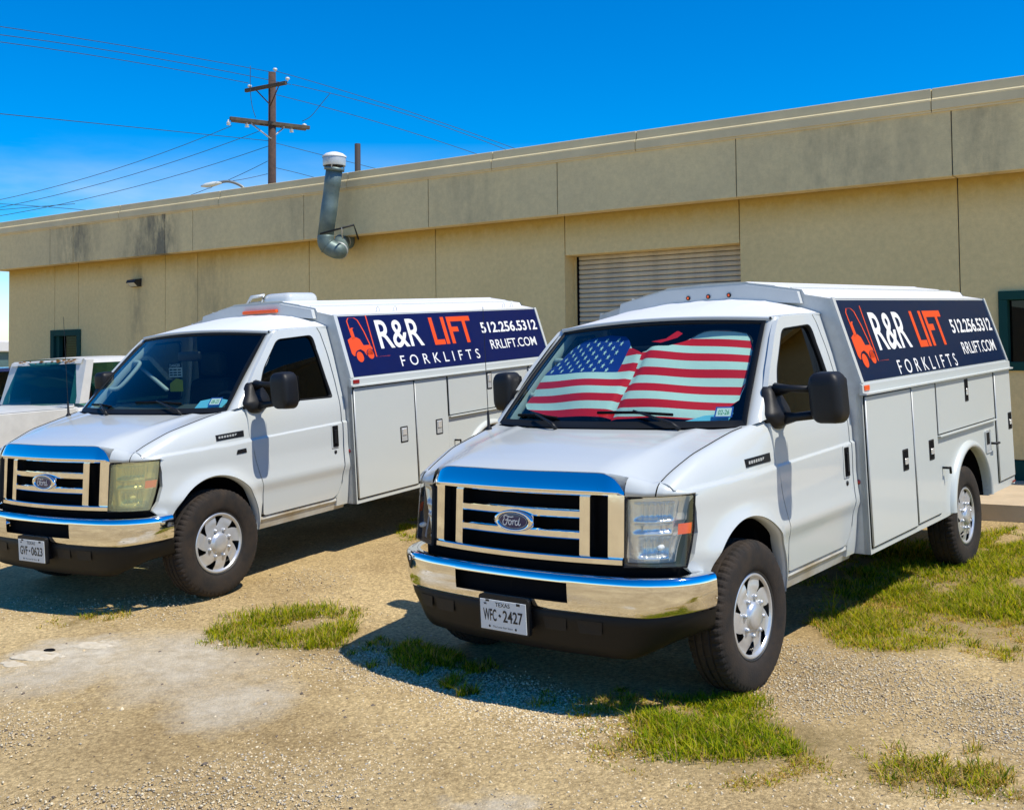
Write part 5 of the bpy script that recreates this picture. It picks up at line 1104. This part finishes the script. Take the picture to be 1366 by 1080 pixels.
def wires():
    wm = mat('weathered_conductor', (.03, .04, .05), .6); k = 0
    defs = [((360, 96, 42), (170, 62), (-240, 5, 26), 'thin power line from the pole top running off over the lot'), ((388, 113, 41.5), (190, 75), (-240, 22, 26), 'thin power line from the upper crossarm insulator running off over the lot'), ((331, 111, 42.5), (160, 80), (-240, 30, 26), 'thin power line from the upper crossarm end running off over the lot'),
            ((358, 188, 42), (180, 170), (-240, 128, 24), 'cable below the lower crossarm running off over the lot'), ((309, 168, 41), (165, 222), (-200, 296, 70), 'power line from the lower crossarm end falling away past the building corner'), ((346, 175, 42), (180, 232), (-200, 306, 70), 'power line from the lower crossarm middle falling away past the building corner'), ((358, 195, 42), (200, 244), (-200, 312, 70), 'power line from beneath the lower crossarm falling away past the building corner'),
            ((-200, 268, 60), (0, 272), (140, 283, 46), 'slack cable crossing low beyond the building corner'), ((-200, 300, 60), (0, 280), (100, 272, 50), 'rising cable crossing low beyond the building corner'),
            ((368, 95, 42), (530, 144), (760, 226, 100), 'power line from the pole top falling away beyond the roof'), ((390, 113, 41.5), (540, 152), (760, 236, 100), 'power line from the upper crossarm falling away beyond the roof'), ((366, 126, 42), (500, 162), (720, 236, 100), 'lower power line falling away beyond the roof behind the duct'), ((368, 191, 42), (430, 207), (560, 240, 80), 'cable leaving the pole below its lower crossarm beyond the roof'), ((368, 224, 42), (420, 237), (480, 255, 80), 'lowest cable leaving the pole just above the roof'),
            ((357, 215, 42), (305, 240), (250, 262, 44), 'service drop from the pole to the street lamp bracket'), ((357, 232, 42), (325, 239), (303, 242, 41), 'short tie wire from the pole to the street lamp')]
    for a, mid, b, lab in defs:
        pts = []
        for t in np.linspace(0, 1, 17):
            # quadratic through the three image points
            tm = .5; cx = (mid[0]-.25*a[0]-.25*b[0])/.5; cy = (mid[1]-.25*a[1]-.25*b[1])/.5
            if a[0] < -100 or b[0] < -100 or b[0] > 600: tm = (mid[0]-a[0])/(b[0]-a[0]); cx = (mid[0]-(1-tm)**2*a[0]-tm*tm*b[0])/(2*tm*(1-tm)); cy = (mid[1]-(1-tm)**2*a[1]-tm*tm*b[1])/(2*tm*(1-tm))
            x = (1-t)**2*a[0]+2*t*(1-t)*cx+t*t*b[0]; y = (1-t)**2*a[1]+2*t*(1-t)*cy+t*t*b[1]; pts.append(at_Y(x, y, 1/lerp(1/a[2], 1/b[2], t)))
        o0 = pts[0].copy(); o = tube('power_line', [p-o0 for p in pts], [.011*max(1, p.y/42) for p in pts], wm, None, 5); o.location = o0; tag(o, lab, 'wire', 'overhead lines')
    # jumper leads at the pole
    for pts, lab in (([(334, 88), (334, 118), (336, 140), (341, 157)], 'jumper lead hanging between the two crossarms'), ([(441, 124), (430, 137), (415, 155), (403, 162)], 'curved jumper lead reaching the lower crossarm end')):
        P_ = [at_Y(x, y, 42) for x, y in spline([(x, y, 0) for x, y in pts], 4) and [(p[0], p[1]) for p in spline([(x, y, 0) for x, y in pts], 4)]]; o0 = P_[0].copy(); o = tube('jumper_wire', [p-o0 for p in P_], .012, wm, None, 5); o.location = o0; tag(o, lab, 'wire')
wires()
def street_lamp():
    gm = mat('grey_lamp_metal', (.22, .24, .24), .5, .4); hp = at_Y(283, 246, 41); B0 = at_Y(330, 262, 41); B0.z = ground_z(-10, 24); S_ = empty('street_lamp', Matrix.Translation(B0), 'grey cobra-head street lamp reaching past the roof edge', 'lamp')
    P_ = [at_Y(x, y, 41)-B0 for x, y in ((330, 262), (326, 252), (318, 246), (305, 242), (292, 243.5))]; tube('arm', spline([tuple(p) for p in P_], 4), .055, gm, S_, 8); tube('post', [(0, 0, 0), P_[0]], [.11, .08], gm, S_, 10)
    a, b = at_Y(296, 243.5, 41)-B0, at_Y(268, 248.5, 41)-B0; tube('lamp_head', [a, a.lerp(b, .15), a.lerp(b, .4), a.lerp(b, .75), b], [.05, .07, .10, .09, .03], mat('pale_lamp_housing', (.62, .66, .62), .4), S_, 10); lathe('lamp_lens', [(.12, .0), (.09, -.07), (.001, -.09)], 10, MT['lens'], S_, 'z', True, a.lerp(b, .6)+Vector((0, 0, -.08)))
street_lamp()
def far_shed():
    m = Matrix.Translation((-46, 62, .5)) @ Matrix.Rotation(R_(-14), 4, 'Z'); S_ = empty('distant_shed', m, 'low teal shed with a pale roof far beyond the building corner', 'building')
    box('wall', -14, 14, 0, 10, -.2, 2.1, mat('teal_siding', (.08, .15, .15), .8, var=.2, vscale=1), S_); box('roof', -14.3, 14.3, -.4, 10.4, 2.1, 2.75, mat('pale_roof', (.62, .62, .60), .7), S_, .05, 1)
    for x in (-9, -3, 3, 9): box('door', x-1.3, x+1.3, -.05, -.001, -.2, 1.6, mat('brown_door', (.16, .10, .05), .8), S_)
far_shed()

# ------------------------------------------------------------------ gravel and grass
def inpoly(p, poly):
    x, y = p; c = False; n = len(poly)
    for i in range(n):
        (x1, y1), (x2, y2) = poly[i], poly[(i+1) % n]
        if (y1 > y) != (y2 > y) and x < (x2-x1)*(y-y1)/(y2-y1)+x1: c = not c
    return c
def inpoly_np(X, Y, poly):
    c = np.zeros(len(X), bool); n = len(poly)
    for i in range(n):
        (x1, y1), (x2, y2) = poly[i], poly[(i+1) % n]
        if y1 == y2: continue
        c ^= ((y1 > Y) != (y2 > Y)) & (X < (x2-x1)*(Y-y1)/(y2-y1)+x1)
    return c
def vnoise(X, Y, sc, seed):
    r = np.random.default_rng(seed); s = np.zeros(len(X))
    for k in range(7):
        a = r.uniform(0, 6.28); f = sc*r.uniform(.5, 2.2); s += np.sin((X*math.cos(a)+Y*math.sin(a))*f+r.uniform(0, 6.28))
    return s/7**.5/1.0
GZX = np.arange(-10, 10.01, .2); GZY = np.arange(1, 16.01, .2); GZ = np.array([[ground_z(x, y) for x in GZX] for y in GZY])
def gz_np(X, Y):
    i = np.clip((X+10)/.2, 0, len(GZX)-1.001); j = np.clip((Y-1)/.2, 0, len(GZY)-1.001); i0 = i.astype(int); j0 = j.astype(int); a = i-i0; b = j-j0
    return (GZ[j0, i0]*(1-a)+GZ[j0, i0+1]*a)*(1-b)+(GZ[j0+1, i0]*(1-a)+GZ[j0+1, i0+1]*a)*b
def mass(name, V_, F_, mi, mats, label, cat, smooth=False):
    me = bpy.data.meshes.new(name); nf = len(F_); k = F_.shape[1]
    me.vertices.add(len(V_)); me.vertices.foreach_set('co', V_.astype(np.float32).ravel()); me.loops.add(nf*k); me.loops.foreach_set('vertex_index', F_.astype(np.int32).ravel())
    me.polygons.add(nf); me.polygons.foreach_set('loop_start', np.arange(0, nf*k, k, dtype=np.int32)); me.polygons.foreach_set('material_index', mi.astype(np.int32)); me.update(calc_edges=True); me.validate()
    for m in mats: me.materials.append(m)
    o = bpy.data.objects.new(name, me); COL.objects.link(o); return tag(o, label, cat, None, 'stuff')
def leaf(name, c):
    m = bpy.data.materials.new(name); m.use_nodes = True; t = m.node_tree; b = t.nodes['Principled BSDF']; b.inputs['Base Color'].default_value = (*c, 1); b.inputs['Roughness'].default_value = .8; b.inputs['Specular IOR Level'].default_value = .08
    tr = t.nodes.new('ShaderNodeBsdfTranslucent'); tr.inputs['Color'].default_value = (c[0]*1.5, c[1]*1.35, c[2]*.8, 1); mx_ = t.nodes.new('ShaderNodeMixShader'); mx_.inputs['Fac'].default_value = .5
    t.links.new(b.outputs[0], mx_.inputs[1]); t.links.new(tr.outputs[0], mx_.inputs[2]); t.links.new(mx_.outputs[0], t.nodes['Material Output'].inputs['Surface']); return m
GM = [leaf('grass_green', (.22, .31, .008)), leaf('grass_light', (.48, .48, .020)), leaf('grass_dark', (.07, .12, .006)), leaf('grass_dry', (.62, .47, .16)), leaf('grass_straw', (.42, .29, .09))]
def grass(label, px_poly, n, hmin, hmax, wts, seed, thr=-9., nsc=3., lean=.62, edge=1.):
    r = np.random.default_rng(seed); poly = [gp(*p) for p in px_poly]; A = np.array(poly); lo, hi = A.min(0), A.max(0)
    nc = max(30, n//14)*4; CX = r.uniform(lo[0], hi[0], nc); CY = r.uniform(lo[1], hi[1], nc); j1, j2 = r.normal(size=nc)*.15*edge, r.normal(size=nc)*.15*edge
    ok = inpoly_np(CX+j1, CY+j2, poly); nn = vnoise(CX, CY, nsc, seed+5)+.6*vnoise(CX, CY, nsc*3.1, seed+8); ok &= (nn+.45*r.normal(size=nc)) > thr; CX, CY, nn = CX[ok], CY[ok], nn[ok]
    k = r.integers(0, len(CX), n); ox, oy = r.normal(size=n), r.normal(size=n); sp_ = .014+.012*r.random(len(CX))[k]; X, Y, nn = CX[k]+ox*sp_, CY[k]+oy*sp_, nn[k]; Z = gz_np(X, Y)-.004
    h = hmin+(hmax-hmin)*r.random(n)**1.6; h = h*np.clip(.75+.30*nn, .35, 1.4)*(.55+.8*r.random(len(CX)))[k]; a = np.arctan2(oy, ox)+r.normal(size=n)*.7; ln = h*r.uniform(.2, 2.0, n)*lean; wd = r.uniform(.0015, .0036, n)
    dx, dy = np.cos(a), np.sin(a); px_, py_ = -dy, dx
    def P(t, s, k): return np.stack([X+dx*ln*t**2+px_*wd*s, Y+dy*ln*t**2+py_*wd*s, Z+h*(t-.28*t*t*lean)*k], 1)
    V_ = np.stack([P(0, -1, 1), P(0, 1, 1), P(.55, .8, 1), P(.55, -.8, 1), P(1., .12, 1), P(1., -.12, 1)], 1).reshape(-1, 3); b = np.arange(n)[:, None]*6
    F_ = np.concatenate([b+np.array([[0, 1, 2, 3]]), b+np.array([[3, 2, 4, 5]])], 1).reshape(-1, 4); w_ = np.array(wts, float)
    mi = r.choice(5, n, p=w_/w_.sum()); return mass('grass', V_, F_, np.repeat(mi, 2), GM, label, 'grass')
grass('small patch of green grass between the two vans', [(272, 850), (300, 836), (345, 824), (400, 815), (440, 808), (466, 818), (470, 840), (462, 860), (420, 866), (380, 860), (330, 853)], 7500, .03, .085, (4, 4, 3, 1.6, 1.0), 1, -.75)
grass('bright grass tuft in front of a van tyre', [(838, 950), (870, 932), (940, 930), (990, 926), (1015, 945), (1050, 975), (1062, 1000), (1010, 1015), (950, 1000), (890, 985)], 13000, .018, .065, (6, 5, 3, .9, .8), 2, -.35)
grass('dry weeds fringing the bright grass tuft', [(760, 950), (800, 930), (850, 935), (900, 985), (1000, 1010), (1080, 990), (1100, 1020), (1060, 1050), (960, 1040), (870, 1015), (800, 980)], 11000, .010, .036, (1.2, 2, .6, 2.4, 2.8), 3, -.3, 5)
grass('straggling weeds along the edge of the gravel', [(1050, 1003), (1160, 1010), (1260, 1030), (1366, 1056), (1400, 1066), (1366, 1066), (1260, 1044), (1160, 1022), (1080, 1018)], 3600, .010, .050, (1.5, 2, 2, 2.4, 2.4), 4, .1, 4, edge=.8)
grass('lawn of yellow-green grass beside the concrete walk', [(1150, 800), (1195, 780), (1215, 748), (1240, 740), (1290, 745), (1308, 712), (1322, 694), (1366, 690), (1480, 690), (1480, 880), (1366, 868), (1310, 835), (1250, 818), (1190, 822)], 76000, .016, .080, (5, 6, 4, 1.6, 1.4), 5, -.10, 2.6)
grass('weedy grass patch growing beside the van shadow', [(1095, 845), (1100, 828), (1140, 812), (1190, 815), (1230, 838), (1280, 842), (1290, 858), (1240, 862), (1190, 868), (1140, 866)], 9000, .025, .065, (3, 4, 2, 2, 1), 6, -.35, 4)
grass('sparse dry turf between the lawn and the gravel', [(1080, 850), (1180, 790), (1260, 800), (1366, 850), (1480, 870), (1480, 930), (1366, 890), (1280, 872), (1160, 880)], 14000, .010, .035, (1, 2, .5, 3, 3), 7, -.2, 3)
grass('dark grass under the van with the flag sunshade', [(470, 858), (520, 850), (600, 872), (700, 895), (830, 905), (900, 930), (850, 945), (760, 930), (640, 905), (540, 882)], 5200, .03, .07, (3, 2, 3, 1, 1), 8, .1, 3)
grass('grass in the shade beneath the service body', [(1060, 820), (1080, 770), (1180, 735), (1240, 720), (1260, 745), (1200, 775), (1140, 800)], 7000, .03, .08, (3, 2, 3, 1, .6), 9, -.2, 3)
grass('tiny tufts of weeds on the pale cement', [(60, 826), (90, 818), (150, 815), (156, 824), (150, 838), (122, 838), (120, 826), (80, 830)], 900, .012, .045, (1.5, 2, 1, 3, 2), 10, .2, 7)
grass('grass tuft at the edge of the yellowed van shadow', [(525, 722), (540, 700), (562, 690), (566, 708), (545, 722)], 1500, .03, .08, (3, 4, 2, 1, .6), 12, -.5, 4)
def weed_stalks():
    r = random.Random(9)
    for px, py, h, lab in ((1110, 822, .22, 'tall weed stalk at the corner of the weedy patch'), (1255, 742, .20, 'tall weed stalk beside the rear tyre'), (988, 930, .10, 'thin weed stalk against the front tyre')):
        g = on_ground(px, py); W_ = empty('weed_plant', Matrix.Translation(g), lab, 'weed')
        for k in range(6):
            a = r.uniform(0, 6.28); l = h*r.uniform(.5, 1); tube('stem', [(0, 0, -.01), (math.cos(a)*l*.15, math.sin(a)*l*.15, l*.6), (math.cos(a)*l*.45, math.sin(a)*l*.45, l)], [.003, .0024, .001], GM[k % 2], W_, 4)
weed_stalks()
SM = [mat('stone_tan', (.60, .46, .265), .9), mat('stone_pale', (.72, .61, .41), .9), mat('stone_grey', (.45, .40, .32), .9), mat('stone_dark', (.14, .11, .085), .9)]
def gravel(label, px_poly, n, smin, smax, wts, seed, thr=-9.):
    r = np.random.default_rng(seed); poly = [gp(*p) for p in px_poly]; A = np.array(poly); lo, hi = A.min(0), A.max(0)
    X = r.uniform(lo[0], hi[0], n*4); Y = r.uniform(lo[1], hi[1], n*4); ok = inpoly_np(X+.08*r.normal(size=n*4), Y+.08*r.normal(size=n*4), poly); ok &= vnoise(X, Y, 3.2, seed+3)+.5*r.normal(size=n*4) > thr
    X, Y = X[ok][:n], Y[ok][:n]; n = len(X); s = smin*(smax/smin)**(r.random(n)**2.2); Z = gz_np(X, Y)+s*.18
    base = np.array([(1, 0, 0), (0, 1, 0), (-1, 0, 0), (0, -1, 0), (0, 0, 1), (0, 0, -1)], float); a = r.uniform(0, 6.28, n); co, si = np.cos(a), np.sin(a)
    v = base[None]*r.uniform(.6, 1.25, (n, 6, 1))*s[:, None, None]*np.array([1, .75, .55]); v = v+r.normal(size=(n, 6, 3))*s[:, None, None]*.12
    x = v[:, :, 0]*co[:, None]-v[:, :, 1]*si[:, None]+X[:, None]; y = v[:, :, 0]*si[:, None]+v[:, :, 1]*co[:, None]+Y[:, None]; z = v[:, :, 2]+Z[:, None]
    V_ = np.stack([x, y, z], 2).reshape(-1, 3); f = np.array([(0, 1, 4), (1, 2, 4), (2, 3, 4), (3, 0, 4), (1, 0, 5), (2, 1, 5), (3, 2, 5), (0, 3, 5)]); F_ = (np.arange(n)[:, None, None]*6+f[None]).reshape(-1, 3); w_ = np.array(wts, float)
    return mass('gravel', V_, F_, np.repeat(r.choice(4, n, p=w_/w_.sum()), 8), SM, label, 'gravel')
gravel('loose pale gravel spread in front of the vans', [(-40, 900), (250, 870), (470, 860), (560, 880), (760, 930), (900, 985), (1100, 1040), (1420, 1060), (1420, 1110), (-60, 1110)], 28000, .0025, .012, (6, 3, 2, .6), 21, -.2)
gravel('scattered gravel on the worn lot between the vans', [(-40, 800), (300, 790), (560, 700), (580, 850), (250, 900), (-40, 940)], 9000, .003, .011, (5, 4, 2, .7), 22, .0)
gravel('gravel beside the front tyre and along the weeds', [(1040, 850), (1100, 870), (1290, 880), (1420, 900), (1420, 1070), (1250, 1030), (1060, 980), (1000, 920)], 15000, .003, .010, (5, 4, 2, .5), 23, -.2)
gravel('coarse pale gravel under the front bumper', [(470, 860), (620, 890), (760, 930), (980, 1010), (960, 1060), (700, 990), (500, 900)], 9000, .004, .013, (4, 7, 2, .3), 24, -.5)
gravel('dark crumbs of asphalt strewn over the pale cement', [(-20, 850), (300, 850), (500, 930), (560, 1000), (300, 1040), (-20, 960)], 260, .006, .022, (1, 1, 2, 5), 25)

def cement_lumps():
    cm = mat('broken_pale_cement', (.64, .56, .42), .95, c2=(.50, .42, .29), vscale=20, bump=.6, bscale=50)
    for px, py, sx_, sy_, h, lab in ((62, 874, .20, .11, .016, 'broken pale cement lump with a dark hole beside it'), (135, 860, .17, .09, .014, 'crumbled pale cement lump near the tiny weeds'), (30, 884, .12, .08, .010, 'thin flake of pale cement lying flat')):
        g = on_ground(px, py); bm = bmesh.new(); bmesh.ops.create_icosphere(bm, subdivisions=4, radius=1.); rr = random.Random(px); ph = [(rr.uniform(2, 9), rr.uniform(2, 9), rr.uniform(0, 6)) for _ in range(10)]
        for v_ in bm.verts:
            c = v_.co; k = 1+.10*sum(math.sin(a*c.x+b_*c.y+p_) for a, b_, p_ in ph[:4])/2; z = max(-.3, min(.55, c.z))*h*(1+.5*sum(math.sin(a*2*c.x+b_*2*c.y+p_) for a, b_, p_ in ph[4:])/3); v_.co = Vector((c.x*sx_*k, c.y*sy_*k, z))
        o = frombm('cement_lump', bm, cm, None, False); o.location = g; tag(o, lab, 'rubble')
    g = on_ground(66, 869); o = lathe('pothole', [(.001, .012), (.05, .016), (.065, .008), (.07, -.01)], 14, MT['black'], None, 'z'); o.location = g+Vector((0, 0, .008)); o.scale = (.55, .35, .6); tag(o, 'small black clod of tar on the broken cement', 'debris')
cement_lumps()
